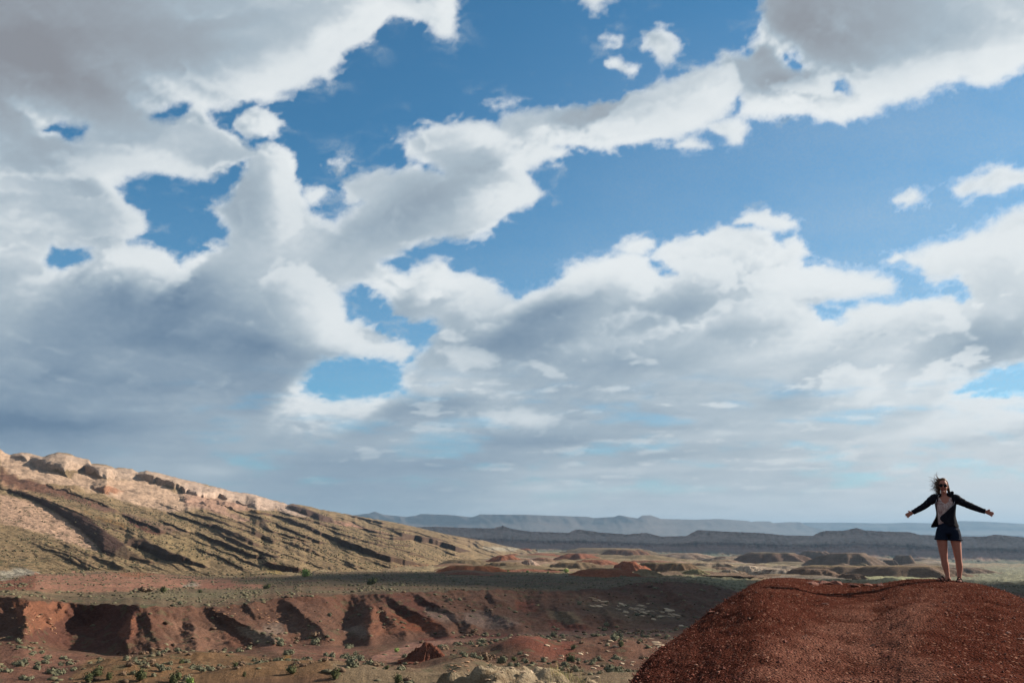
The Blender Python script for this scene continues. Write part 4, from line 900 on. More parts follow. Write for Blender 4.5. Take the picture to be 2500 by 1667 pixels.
# ---------------------------------------------------------------- the red gravel mound of the overlook
MS = 1.12                                            # size of the overlook
def build_mound():
    f = np.concatenate([np.linspace(-math.pi, math.radians(2.0), 70, endpoint=False), np.radians(np.arange(2.0, 35.0, 0.08)), np.linspace(math.radians(36.0), math.pi, 61)[:-1]])
    nf = len(f)
    crest = line([(-2000,2600,4.2),(1100,2500,4.5),(1440,1860,6.4),(1500,1740,7.6),(1538,1667,8.6),(1585,1601,9.6),(1640,1562,10.4),(1704,1516,11.4),(1742,1486,12.0),(1798,1448,13.2),(1836,1423,14.2),(1866,1412,14.9),(1908,1408,15.4),(1959,1411,15.8),(2006,1418,16.0),(2053,1423,15.9),(2095,1424,15.8),(2129,1428,15.6),(2163,1423,15.4),(2202,1415,15.3),(2265,1412,15.2),(2308,1414,15.1),(2376,1421,15.0),(2427,1431,14.6),(2461,1448,14.0),(2500,1460,13.4),(2620,1520,12.0),(2900,1640,9.0)])
    t1, d1 = crest(f); t1 = soften(t1, 60); d1 = soften(d1, 400)
    lim = f > pix_dir(2900, 1640)[0]
    t1 = np.where(lim, -0.26, t1); d1 = np.where(lim, 7.0, d1)
    d0, z0 = 1.6, -1.62
    nr = 260
    s = np.linspace(0, 1, nr)[:, None]
    z1 = d1 * t1
    # rows spaced evenly in the picture; a rounded profile that flattens towards the crest
    tau0 = z0 / d0
    g = s ** 0.42
    tau = tau0 * (1 - g) + t1 * g
    w = s ** 2.0
    # profile z(d): climb from below the camera to the crest
    dd = np.linspace(0, 1, 400)[:, None]
    Dp = d0 + (d1 - d0) * dd
    Zp = z0 + (z1 - z0) * (1 - (1 - dd) ** 1.55)
    Tp = Zp / Dp
    D = np.empty((nr, nf))
    for j in range(nf):
        tp = np.maximum.accumulate(Tp[:, j] + np.arange(400) * 1e-7)
        tj = np.clip(np.linspace(tp[0], tp[-1], nr) * 0 + (tp[0] + (tp[-1] - tp[0]) * (1 - (1 - s[:, 0]) ** 1.9)), tp[0], tp[-1])
        D[:, j] = np.interp(tj, tp, Dp[:, j])
    q = (D - d0) / (d1 - d0)
    Z = z0 + (z1 - z0) * (1 - (1 - q) ** 1.55)
    # far side: rolls over, then drops to the valley
    slope = 0.0
    back_d = np.array([0.10, 0.25, 0.5, 0.9, 1.5, 2.4, 4.0, 7.0, 12.0, 20.0])
    back_z = -np.array([0.004, 0.03, 0.12, 0.38, 0.95, 1.9, 3.6, 6.6, 11.5, 17.5])
    side = sstep(2150, 1750, project(np.sin(f), np.cos(f), CAMZ + t1)[0])
    D2 = d1[None] + back_d[:, None] * (1 - 0.25 * side); Z2 = z1[None] + back_z[:, None] * (1 + 0.2 * side)
    D = np.concatenate([D, D2]); Z = np.concatenate([Z, Z2])
    F = np.repeat(f[None], len(D), 0)
    x, y = D * np.sin(F), D * np.cos(F)
    front = np.concatenate([np.ones((nr, 1)), np.ones((len(back_d), 1))])
    fade = np.concatenate([0.35 + 0.65 * sstep(1.0, 0.9, s), np.full((len(back_d), 1), 0.35)])
    n1 = fbm(x / 1.6, y / 1.6, 4, 601); n2 = fbm(x / 0.34, y / 0.34, 4, 605, gain=0.6); n3 = fbm(x / 0.09, y / 0.09, 3, 609, gain=0.65)
    Z = Z + fade * (0.10 * n1 + 0.045 * n2) + 0.015 * n3
    u, v = project(x, y, Z + CAMZ)
    # worn paler path over the crown, dark red clods on the flanks
    C = np.ones((*x.shape, 4)); C[..., :3] = (0.112, 0.037, 0.025)
    path = sstep(-25, 70, poly_sd(u, v, [(2080,1470),(2220,1430),(2330,1418),(2360,1440),(2300,1500),(2260,1560),(2330,1640),(2360,1720),(1900,1760),(1780,1680),(1850,1560),(1960,1500)]) + 70 * n1 + 40 * n2)
    n4 = fbm(x / 0.75, y / 0.75, 5, 613, gain=0.6)
    crust = sstep(0.05, 0.45, n1 * 0.6 + n2) * 0.8
    k = np.clip(path * 0.34 + crust * 0.22 + 0.75 * sstep(0.02, 0.4, n4 + 0.25 * path) * (0.35 + 0.65 * path), 0, 0.92)[..., None]
    C[..., :3] = C[..., :3] * (1 - k) + np.array((0.215, 0.094, 0.066)) * k
    dk = sstep(0.05, 0.45, -n2 - 0.6 * n4)[..., None] * 0.5
    C[..., :3] *= (1 - dk)
    nt = NT('red_gravel')
    a = nt.n('ShaderNodeAttribute', attribute_name='albedo'); geo = nt.n('ShaderNodeNewGeometry'); pos = geo.outputs['Position']
    g1 = nt.noise(9.0, 5, 0.7, pos); g2 = nt.noise(38.0, 4, 0.65, pos)
    vo = nt.n('ShaderNodeTexVoronoi', feature='F1', ins={'Scale': 38.0}); nt.t.links.new(pos, vo.inputs['Vector'])
    vs = nt.n('ShaderNodeSeparateColor', ins={0: vo.outputs['Color']})
    kk = nt.math('ADD', nt.math('MULTIPLY', g1, 0.9), nt.math('MULTIPLY', g2, 0.8))
    kk = nt.math('ADD', kk, nt.math('MULTIPLY', vs.outputs[0], 0.5)); kk = nt.math('MULTIPLY', nt.math('SUBTRACT', kk, 0.12), 0.54)
    c = nt.mix(1.0, a.outputs['Color'], nt.n('ShaderNodeCombineColor', ins={0: kk, 1: kk, 2: kk}).outputs[0], 'MULTIPLY')
    c = nt.mix(nt.math('MULTIPLY', nt.math('GREATER_THAN', vs.outputs[1], 0.95), 0.35), c, (0.36, 0.2, 0.14))
    hgt = nt.math('ADD', nt.math('MULTIPLY', g2, 0.5), nt.math('MULTIPLY', nt.math('SUBTRACT', 0.6, vo.outputs['Distance']), 0.9))
    hgt = nt.math('ADD', hgt, nt.math('MULTIPLY', g1, 0.9))
    mat = nt.surf(c, 0.93, hgt, 0.030, 1.0, spec=0.0)
    P = np.stack([x * MS, y * MS, Z * MS + CAMZ], -1)
    o = link('red_mound', grid_mesh('red_mound', P, C, wrap=True), mat); tag(o, kind='structure')
    return o, P, u, v, nr
MOUND, MP, MU, MV, MNR = build_mound()
def mound_at(u, v):
    k = np.argmin((MU[:MNR] - u) ** 2 + (MV[:MNR] - v) ** 2)
    return Vector(MP[:MNR].reshape(-1, 3)[k])

def stone_mesh(name, seed, sub=1, squash=0.6):
    r = random.Random(seed); bm = bmesh.new(); bmesh.ops.create_icosphere(bm, subdivisions=sub, radius=1.0)
    for v in bm.verts:
        k = 1 + r.uniform(-0.32, 0.28)
        v.co = Vector((v.co.x * k * 1.15, v.co.y * k * 0.9, v.co.z * k * squash))
    me = bpy.data.meshes.new(name); bm.to_mesh(me); bm.free()
    return me
def stone_material(name, c1, c2, scale=3.0):
    nt = NT(name); oi = nt.n('ShaderNodeObjectInfo'); tc = nt.n('ShaderNodeTexCoord')
    n = nt.noise(scale, 5, 0.65, tc.outputs['Object'])
    c = nt.mix(nt.math('ADD', nt.math('MULTIPLY', n, 0.9), nt.math('MULTIPLY', nt.math('SUBTRACT', oi.outputs['Random'], 0.5), 0.7), clamp=True), c1, c2)
    return nt.surf(c, 0.9, n, 0.05, 0.8, spec=0.15)
STONE_RED = stone_material('red_stone', (0.08, 0.028, 0.02), (0.22, 0.095, 0.065))
def build_gravel():
    # loose chips over the crown and flank, one drift of gravel
    r = np.random.default_rng(11)
    ico = bmesh.new(); bmesh.ops.create_icosphere(ico, subdivisions=1, radius=1.0)
    V0 = np.array([v.co[:] for v in ico.verts]); ico.verts.index_update(); F0 = np.array([[v.index for v in f.verts] for f in ico.faces]); ico.free()
    # octahedral chips keep it cheap
    V0 = np.array([(1, 0, 0), (0, 1, 0), (-1, 0, 0), (0, -1, 0), (0, 0, 1), (0, 0, -1)], float)
    F0 = np.array([(0, 1, 4), (1, 2, 4), (2, 3, 4), (3, 0, 4), (1, 0, 5), (2, 1, 5), (3, 2, 5), (0, 3, 5)])
    pool = np.argwhere((MU > 1480) & (MU < 2540) & (MV > 1404) & (MV < 1700))
    pool = pool[pool[:, 0] < MNR + 1]
    w = 1.0 + 0 * pool[:, 0]
    N = 15000
    pk = pool[r.integers(0, len(pool), N)]
    pos = MP[pk[:, 0], pk[:, 1]] + r.normal(0, 0.03, (N, 3)) * np.array([1, 1, 0])
    sz = 0.005 + 0.013 * r.random(N) ** 3 + 0.014 * (r.random(N) > 0.97)
    an = r.uniform(0, 6.28, N); ca, sa = np.cos(an), np.sin(an)
    V = np.repeat(V0[None], N, 0) * (1 + r.uniform(-0.35, 0.35, (N, 6, 1)))
    V = V * np.stack([np.ones(N) * 1.2, np.ones(N) * 0.85, r.uniform(0.4, 0.8, N)], -1)[:, None]
    X = V[..., 0] * ca[:, None] - V[..., 1] * sa[:, None]; Y = V[..., 0] * sa[:, None] + V[..., 1] * ca[:, None]
    V = np.stack([X, Y, V[..., 2]], -1) * sz[:, None, None] + pos[:, None] - np.array([0, 0, 0.35])[None, None] * sz[:, None, None]
    F = (F0[None] + (np.arange(N) * 6)[:, None, None]).reshape(-1, 3)
    tone = r.random(N)
    col = np.where((tone > 0.93)[:, None], np.array([[0.20, 0.10, 0.07]]), np.array([[0.125, 0.036, 0.023]])) * r.uniform(0.5, 1.3, (N, 1))
    C = np.ones((N, 6, 4)); C[..., :3] = col[:, None]
    nt = NT('gravel_chip'); a = nt.n('ShaderNodeAttribute', attribute_name='albedo'); geo = nt.n('ShaderNodeNewGeometry')
    k = nt.math('ADD', nt.noise(60.0, 3, 0.6, geo.outputs['Position']), 0.5)
    mat = nt.surf(nt.mix(1.0, a.outputs['Color'], nt.n('ShaderNodeCombineColor', ins={0: k, 1: k, 2: k}).outputs[0], 'MULTIPLY'), 0.9, spec=0.15)
    o = link('gravel', np_mesh('gravel', V.reshape(-1, 3), F, C.reshape(-1, 4), smooth=False), mat); tag(o, 'loose dark red gravel strewn over the foreground mound', 'gravel', kind='stuff')
    # larger stones, each its own piece
    ms = [stone_mesh('stone', 40 + i) for i in range(6)]
    for me in ms: me.materials.append(STONE_RED)
    fixed = [(2016,1474,.06),(1985,1425,.16),(2010,1424,.20),(2040,1425,.17),(2092,1430,.10),(2118,1428,.13),(2150,1429,.11),(2075,1427,.07),(1790,1470,.05),(1735,1494,.07),(2460,1545,.05),(2495,1560,.06)]
    for i in range(60):
        k = pool[r.integers(0, len(pool))]
        fixed.append((float(MU[k[0], k[1]]), float(MV[k[0], k[1]]), 0.014 + 0.024 * float(r.random()) ** 2))
    for i, (u, v, s_) in enumerate(fixed):
        p = mound_at(u, v)
        o = link('stone', ms[i % 6], None, MOUND); o.location = (p.x, p.y, p.z - s_ * 0.05)
        o.scale = (s_, s_ * 0.9, s_ * (0.55 if i < 12 else 0.8)); o.rotation_euler = (r.uniform(-.3, .3), r.uniform(-.3, .3), r.uniform(0, 6.28))
build_gravel()
# ---------------------------------------------------------------- scrub, bushes, trees, boulders, grass
def leaf_mesh(name, seed, n=110, size=0.16, dome=True, squash=0.75, core=0.8, ragged=0.25):
    """a crown of leaf-clump faces about a dark inner mass; unit radius, base at z = 0"""
    r = random.Random(seed); V, F = [], []
    lobes = [(r.uniform(-.45, .45), r.uniform(-.45, .45), r.uniform(.15, .6), r.uniform(.4, .62)) for _ in range(6)]
    lobes[0] = (0.0, 0.0, 0.3, 0.62)
    for i in range(n):
        lx, ly, lz, lr = lobes[r.randrange(6)]
        th = r.uniform(0, 6.283); cz = r.uniform(-0.25 if dome else -0.9, 1)
        sq = math.sqrt(max(0, 1 - cz * cz)); rad = lr * (1 + r.uniform(-ragged, ragged))
        d = Vector((math.cos(th) * sq, math.sin(th) * sq, cz))
        c = Vector((lx, ly, lz)) + d * rad
        c.z = max(0.03, c.z) * squash * 1.35
        a = d.orthogonal().normalized(); a.rotate(Matrix.Rotation(r.uniform(0, 6.283), 3, d)); b = d.cross(a)
        a = (a + d * r.uniform(-.7, .7)).normalized()
        s = size * r.uniform(0.6, 1.4); k = len(V)
        V += [c - a * s, c + b * s * 0.6, c + a * s * 1.2, c - b * s * 0.6]; F += [(k, k + 1, k + 2, k + 3)]
    bm = bmesh.new(); bmesh.ops.create_icosphere(bm, subdivisions=1, radius=1.0)
    for lx, ly, lz, lr in lobes[:4]:
        off = len(V)
        for v in bm.verts: V.append(Vector((lx + v.co.x * lr * core, ly + v.co.y * lr * core, max(0, (lz + v.co.z * lr * core) * squash * 1.3))))
        bm.verts.index_update()
        F += [tuple(off + v.index for v in f.verts) for f in bm.faces]
    bm.free()
    me = bpy.data.meshes.new(name); me.from_pydata([tuple(v) for v in V], [], F); me.update()
    return me
def leaf_material(name, c1, c2, c3=None):
    nt = NT(name); oi = nt.n('ShaderNodeObjectInfo'); geo = nt.n('ShaderNodeNewGeometry')
    n = nt.noise(3.0, 3, 0.6, geo.outputs['Position'])
    t = nt.math('ADD', nt.math('MULTIPLY', n, 0.7), nt.math('MULTIPLY', oi.outputs['Random'], 0.45), clamp=True)
    return nt.surf(nt.mix(t, c1, c2), 0.85, spec=0.12)
SAGE = leaf_material('sage_leaf', (0.065, 0.066, 0.040), (0.15, 0.145, 0.09))
JUNI = leaf_material('juniper_leaf', (0.030, 0.036, 0.016), (0.078, 0.082, 0.032))
DRY = leaf_material('dry_twig', (0.085, 0.052, 0.034), (0.20, 0.135, 0.085))
LIME = leaf_material('tamarisk_leaf', (0.10, 0.155, 0.035), (0.19, 0.25, 0.07))
BARK = stone_material('bark', (0.05, 0.033, 0.022), (0.12, 0.085, 0.06), 6.0)
def trunk_mesh(name, seed):
    r = random.Random(seed); V, F = [], []
    def limb(p, q, r0, r1):
        off = len(V); ax = (q - p).normalized(); a = ax.orthogonal().normalized(); b = ax.cross(a)
        for c, rad in ((p, r0), ((p + q) / 2 + a * 0.02, (r0 + r1) / 2), (q, r1)):
            for k in range(6):
                t = k * math.pi / 3; V.append(c + (a * math.cos(t) + b * math.sin(t)) * rad)
        for i in range(2):
            for k in range(6): F.append((off + i * 6 + k, off + i * 6 + (k + 1) % 6, off + (i + 1) * 6 + (k + 1) % 6, off + (i + 1) * 6 + k))
    top = Vector((0.05, 0, 0.4)); limb(Vector((0, 0, -0.2)), top, 0.09, 0.065)
    for i in range(4):
        t = i * 1.57 + r.uniform(-.4, .4)
        limb(top, Vector((math.cos(t) * 0.45, math.sin(t) * 0.45, r.uniform(.65, 1.0))), 0.05, 0.02)
    me = bpy.data.meshes.new(name); me.from_pydata([tuple(v) for v in V], [], F); me.update(); me.materials.append(BARK)
    return me
def plant_meshes(name, mat, seeds, **kw):
    out = []
    for s in seeds:
        me = leaf_mesh(name, s, **kw); me.materials.append(mat); out.append(me)
    return out
SAGE_M = plant_meshes('sagebrush', SAGE, range(10, 16), n=90, size=0.17)
DRY_M = plant_meshes('dry_shrub', DRY, range(20, 24), n=80, size=0.15, squash=0.6)
JUN_M = plant_meshes('foliage', JUNI, range(30, 35), n=240, size=0.13, squash=0.95, ragged=0.35)
LIME_M = plant_meshes('foliage', LIME, range(40, 43), n=150, size=0.17, squash=0.95, ragged=0.35)
TRUNK_M = [trunk_mesh('trunk', 50 + i) for i in range(3)]

def build_scrub():
    r = np.random.default_rng(3)
    x, y, z, D, seg, u, v = (VG[k] for k in ('x', 'y', 'z', 'D', 'seg', 'u', 'v'))
    dD = np.gradient(D, axis=0); df = np.gradient(VG['f'])[None]
    area = np.clip(np.abs(dD) * D * df, 0, 3.0)
    cl = fbm(x / 14, y / 14, 4, 811)
    vis = (u > -30) & (u < 2530) & (v < 1690) & (D < 520)
    w = area * vis * sstep(-0.15, 0.3, cl)
    w = w * np.where((seg >= 2.12) & (seg < 2.97), 0.30, np.where(seg < 2.12, 1.1, np.where(seg < 4, 1.0, 0.35)))
    barren = [[(880,1628),(960,1585),(1100,1560),(1250,1552),(1250,1558),(1080,1577),(1000,1600),(960,1630)], [(60,1402),(560,1422),(640,1430),(420,1436),(130,1446),(60,1442)]]
    for i, p in enumerate(barren): w = w * np.where(poly_sd(u, v, p) > 0, (0.0, 0.35)[i], 1)
    cdf = np.cumsum(w.ravel()); N = 9500
    k = np.searchsorted(cdf, r.random(N) * cdf[-1]); k = np.unique(np.clip(k, 0, w.size - 1))
    px, py, pz, pd, ps, pu, pv = (A.ravel()[k] for A in (x, y, z, D, seg, u, v))
    n = len(k)
    size = r.uniform(0.28, 0.62, n) * np.where(ps < 3, 0.9, 0.72) * (1 + 0.7 * (r.random(n) > 0.93)) + 0
    px = px + r.normal(0, 0.3, n); py = py + r.normal(0, 0.3, n)
    lush = poly_sd(pu, pv, [(640,1582),(900,1570),(1000,1580),(940,1600),(860,1640),(700,1625)]) > 0
    lush |= poly_sd(pu, pv, [(0,1600),(200,1600),(180,1660),(0,1667)]) > 0
    size = np.where(lush, size * 1.35, size)
    kind = np.where(lush | (ps > 3), 0, r.integers(0, 5, n) // 3)            # 0 sage, 1 dry
    show = size / pd * (pu > 0) * (pu < 2500) * (pv < 1672)
    hidden = (pu > 1500) & (pv > np.interp(pu, [1538, 1640, 1742, 1836, 1908, 2500], [1660, 1555, 1480, 1415, 1400, 1400]))
    show = np.where(hidden, 0, show)
    big = np.argsort(-show)[:300]
    rest = np.setdiff1d(np.arange(n), big)
    def zone(a, b):
        if b < 1.75:
            return ('on the red flat at the left edge' if a < 190 else 'on the ochre ground at the bottom left' if a < 560 else 'on the flat left of the pink wash' if a < 880
                    else 'around the little red pinnacle' if a < 1120 else 'in the hollow beside the red mound')
        if b < 2.3: return 'at the foot of the ' + ('left' if a < 560 else 'middle' if a < 1120 else 'shaded right') + ' red bluffs'
        return 'on the red bluff face' if b < 3 else 'on the scrub bench above the bluffs'
    for i in big:
        m = (SAGE_M if kind[i] == 0 else DRY_M)[i % (6 if kind[i] == 0 else 4)]
        nm = 'sagebrush' if kind[i] == 0 else 'dry_shrub'
        o = link(nm, m); o.location = (px[i], py[i], pz[i] - 0.06); s = size[i]
        o.scale = (s, s, s * r.uniform(0.8, 1.15)); o.rotation_euler = (0, 0, r.uniform(0, 6.28))
        zn = zone(pu[i], ps[i])
        tag(o, ('low grey green sagebrush ' if kind[i] == 0 else 'low dry brown shrub ') + zn, 'bush', ('sagebrush ' if kind[i] == 0 else 'dry shrubs ') + zn)
    # everything farther or smaller: one cover of scrub
    bm = bmesh.new(); bmesh.ops.create_icosphere(bm, subdivisions=1, radius=1.0); bm.verts.index_update()
    V0 = np.array([q.co[:] for q in bm.verts]); F0 = np.array([[q.index for q in f.verts] for f in bm.faces]); bm.free()
    m = len(rest)
    V = np.repeat(V0[None], m, 0) * (1 + r.uniform(-0.3, 0.35, (m, len(V0), 1)))
    V[..., 2] = np.maximum(V[..., 2] * 0.5 + 0.22, 0)
    s = size[rest]
    V = V * s[:, None, None] + np.stack([px[rest], py[rest], pz[rest] - 0.05], -1)[:, None]
    F = (F0[None] + (np.arange(m) * len(V0))[:, None, None]).reshape(-1, 3)
    col = np.where((kind[rest] == 0)[:, None], np.array([[0.10, 0.09, 0.053]]), np.array([[0.095, 0.060, 0.038]])) * r.uniform(0.55, 1.3, (m, 1))
    C = np.ones((m, len(V0), 4)); C[..., :3] = col[:, None] * r.uniform(0.75, 1.25, (m, len(V0), 1))
    nt = NT('scrub_cover'); a = nt.n('ShaderNodeAttribute', attribute_name='albedo'); geo = nt.n('ShaderNodeNewGeometry')
    kf = nt.math('ADD', nt.noise(7.0, 3, 0.7, geo.outputs['Position']), 0.5)
    mat = nt.surf(nt.mix(1.0, a.outputs['Color'], nt.n('ShaderNodeCombineColor', ins={0: kf, 1: kf, 2: kf}).outputs[0], 'MULTIPLY'), 0.9, spec=0.1)
    o = link('scrub', np_mesh('scrub', V.reshape(-1, 3), F, C.reshape(-1, 4)), mat); tag(o, 'low desert scrub dotting the benches and slopes', 'scrub', kind='stuff')
build_scrub()

def build_slope_scrub():
    r = np.random.default_rng(29); N = 3600
    area = np.clip(np.abs(np.gradient(RG['D'], axis=0)) * RG['D'] * np.gradient(RG['f'])[None], 0, 9) * RG['w'] * (RG['D'] < 1000) * (RG['u'] > -20) * sstep(-0.3, 0.3, fbm(RG['x'] / 40, RG['y'] / 40, 3, 861)) / np.clip(RG['D'] / 500, 1, 3)
    k = np.unique(np.searchsorted(np.cumsum(area.ravel()), r.random(N) * area.sum())); k = k[k < area.size]; n = len(k)
    P = np.stack([RG[a].ravel()[k] for a in 'xyz'], -1) + r.normal(0, 0.8, (n, 3)) * np.array([1, 1, 0])
    V0 = np.array([(1, 0, 0.1), (0, 1, 0.1), (-1, 0, 0.1), (0, -1, 0.1), (0, 0, 0.8), (0, 0, -0.5)], float)
    F0 = np.array([(0, 1, 4), (1, 2, 4), (2, 3, 4), (3, 0, 4), (1, 0, 5), (2, 1, 5), (3, 2, 5), (0, 3, 5)])
    s = r.uniform(0.35, 0.8, n)
    V = V0[None] * (1 + r.uniform(-.3, .3, (n, 6, 1))) * s[:, None, None] + P[:, None]
    C = np.ones((n, 6, 4)); C[..., :3] = (np.array([[0.085, 0.075, 0.042]]) * r.uniform(0.6, 1.3, (n, 1)))[:, None]
    o = link('slope_scrub', np_mesh('slope_scrub', V.reshape(-1, 3), (F0[None] + (np.arange(n) * 6)[:, None, None]).reshape(-1, 3), C.reshape(-1, 4)), bpy.data.materials['scrub_cover'])
    tag(o, 'sparse low scrub specking the tilted ridge slopes', 'scrub', kind='stuff')
build_slope_scrub()
def plant(name, u, v, wpx, mats, label, cat, hk=1.0, trunk=True, base=None):
    g = base or ground_at(u, v); d = math.hypot(g.x, g.y); s = wpx * d / FPX / 2.0
    root = bpy.data.objects.new(name, None); COL.objects.link(root); root.location = (g.x, g.y, g.z); root.empty_display_size = 0.2
    i = int(u) % len(mats)
    o = link('foliage', mats[i], None, root); o.scale = (s, s, s * hk); o.rotation_euler = (0, 0, (u * 1.7) % 6.28); o.location = (0, 0, 0.05 * s)
    t = link('trunk', TRUNK_M[int(v) % 3], None, root); t.scale = (s, s, s * hk)
    tag(root, label, cat); return root
ON = 'on the ochre ground at the bottom left'
plant('juniper_bush', 231, 1648, 30, JUN_M, 'dark green juniper bush, leftmost on the ochre ground', 'bush')
plant('juniper_bush', 343, 1656, 34, JUN_M, 'rounded dark juniper bush, largest on the ochre ground', 'bush')
plant('juniper_bush', 425, 1662, 32, JUN_M, 'spreading green juniper bush right of the largest one on ochre ground', 'bush')
plant('juniper_bush', 215, 1667, 24, JUN_M, 'dark juniper bush at the bottom edge below the leftmost one', 'bush')
plant('juniper_bush', 265, 1667, 18, JUN_M, 'small upright green bush at the bottom edge on ochre ground', 'bush', 1.2)
plant('tamarisk_shrub', 462, 1668, 20, LIME_M, 'yellow green shrub at the bottom edge of the ochre ground', 'bush')
plant('juniper_bush', 440, 1620, 14, JUN_M, 'small dark bush on the brown slope below the pale spur toe', 'bush')
plant('dry_bush', 372, 1620, 24, DRY_M, 'grey brown bush on the rim of the ochre ground', 'bush')
plant('juniper_bush', 574, 1638, 22, JUN_M, 'round dark juniper bush alone left of the orange stain', 'bush', 1.15)
plant('juniper_bush', 596, 1645, 10, JUN_M, 'tiny upright dark bush beside the round lone juniper', 'bush', 1.5)
plant('juniper_bush', 712, 1639, 30, JUN_M, 'wide green juniper bush below the orange stain', 'bush', .8)
plant('juniper_bush', 819, 1656, 28, JUN_M, 'pointed green juniper bush left of the pink wash', 'bush', 1.2)
plant('juniper_bush', 972, 1662, 28, JUN_M, 'green juniper bush below the pink wash', 'bush')
plant('juniper_bush', 945, 1633, 12, JUN_M, 'small green bush on the lower end of the pink wash', 'bush', 1.2)
plant('tamarisk_shrub', 968, 1590, 16, LIME_M, 'yellow green shrub beside the upper pink wash', 'bush', .8)
plant('juniper_bush', 1254, 1614, 16, JUN_M, 'dark bush right of the little red pinnacle', 'bush')
plant('juniper_bush', 1396, 1616, 30, JUN_M, 'large dark round bush in the hollow below the mound', 'bush', .9)
plant('juniper_bush', 1400, 1584, 14, JUN_M, 'small dark bush above the large one in the hollow', 'bush')
plant('juniper_bush', 1515, 1578, 18, JUN_M, 'dark bush beside the mound left of the pale ledge', 'bush')
plant('juniper_bush', 1559, 1572, 14, JUN_M, 'small dark bush nearest the pale striped ledge', 'bush')
plant('cottonwood_tree', 745, 1408, 30, LIME_M, 'green tree in the gully below the red cut bank', 'tree', 1.0)
plant('juniper_bush', 905, 1426, 28, JUN_M, 'dark bush standing alone in the shaded hollow of the bench', 'bush', .8)
plant('juniper_bush', 650, 1438, 20, JUN_M, 'dark bush at the left end of the shaded hollow', 'bush', .8)
plant('dry_bush', 354, 1446, 40, DRY_M, 'wide grey bush at the foot of the pink hummock', 'bush', .7)
plant('juniper_bush', 398, 1446, 24, JUN_M, 'dark green bush beside the wide grey one below the pink hummock', 'bush', .8)
plant('juniper_bush', 489, 1446, 12, JUN_M, 'small dark bush below the pale grey patch', 'bush', .9)
for u, w, lab in ((1213, 12, 'bright green shrub at the end of the red bank on the plain'), (1240, 10, 'bright green shrub second along the lit plain edge'), (1286, 9, 'bright green shrub third along the lit plain edge'),
                  (1340, 8, 'small bright green shrub left of the widest green thicket'), (1381, 18, 'widest bright green thicket on the lit plain edge'), (1362, 12, 'bright green shrub joined to the left of the widest thicket'), (1428, 10, 'bright green shrub right of the widest thicket')):
    plant('tamarisk_shrub', u, 1397, w, LIME_M, lab, 'bush', .8)

# boulders and slabs of pale rock, pieces of the valley floor
STONE_BUFF = stone_material('buff_stone', (0.22, 0.15, 0.095), (0.46, 0.36, 0.25))
STONE_ORNG = stone_material('orange_stone', (0.19, 0.09, 0.05), (0.40, 0.24, 0.14))
def build_boulders():
    r = random.Random(17)
    sets = {0: [stone_mesh('boulder', 80 + i, 2, 0.6) for i in range(5)], 1: [stone_mesh('boulder', 90 + i, 1, 0.55) for i in range(5)]}
    for m in sets[0]: m.materials.append(STONE_BUFF)
    for m in sets[1]: m.materials.append(STONE_ORNG)
    def put(u, v, wpx, kind, flat=0.5, parent=VALLEY, g=None):
        g = g or ground_at(u, v); s = wpx * math.hypot(g.x, g.y) / FPX / 2
        o = link('boulder', sets[kind][r.randrange(5)], None, parent); o.location = (g.x, g.y, g.z + s * 0.1)
        o.scale = (s * r.uniform(.9, 1.4), s * r.uniform(.7, 1.1), s * flat * r.uniform(.7, 1.3)); o.rotation_euler = (r.uniform(-.2, .2), r.uniform(-.1, .3), r.uniform(-.5, .5))
    for i in range(52):                                     # ledgy outcrop in the shaded bluff
        t = r.random(); put(1445 + 225 * t + r.uniform(-8, 8), 1470 + 36 * t + r.gauss(0, 9), r.uniform(6, 20), 0, .5)
    for i in range(46): put(r.uniform(1240, 1560), r.uniform(1556, 1660), r.uniform(4, 12), 0, .7)
    for i in range(14): put(1590 + 8 * i % 60 + r.uniform(-6, 6), 1560 + (i % 7) * 5, r.uniform(12, 24), 0, .45)
    for i in range(46):                                     # orange rubble on the spur
        t = r.random(); put(500 + 210 * t, 1490 + 22 * t + r.gauss(0, 10), r.uniform(3, 7), 1, .8)
    for i in range(26): put(r.uniform(30, 140), r.uniform(1500, 1548), r.uniform(4, 9), 1, .8)
    kv = np.array([v.co[:] for v in KNOLL.data.vertices]); ku, kw = project(kv[:, 0], kv[:, 1], kv[:, 2])
    ks = np.where((ku > 1050) & (ku < 1560) & (kw > 1610) & (kw < 1690))[0]
    for i in range(60):
        if len(ks): put(0, 0, r.uniform(5, 16), 0, .7, g=Vector(kv[ks[r.randrange(len(ks))]]))
    for i in range(24): put(r.uniform(1100, 1240), r.uniform(1600, 1640), r.uniform(4, 10), 1, .7)
build_boulders()

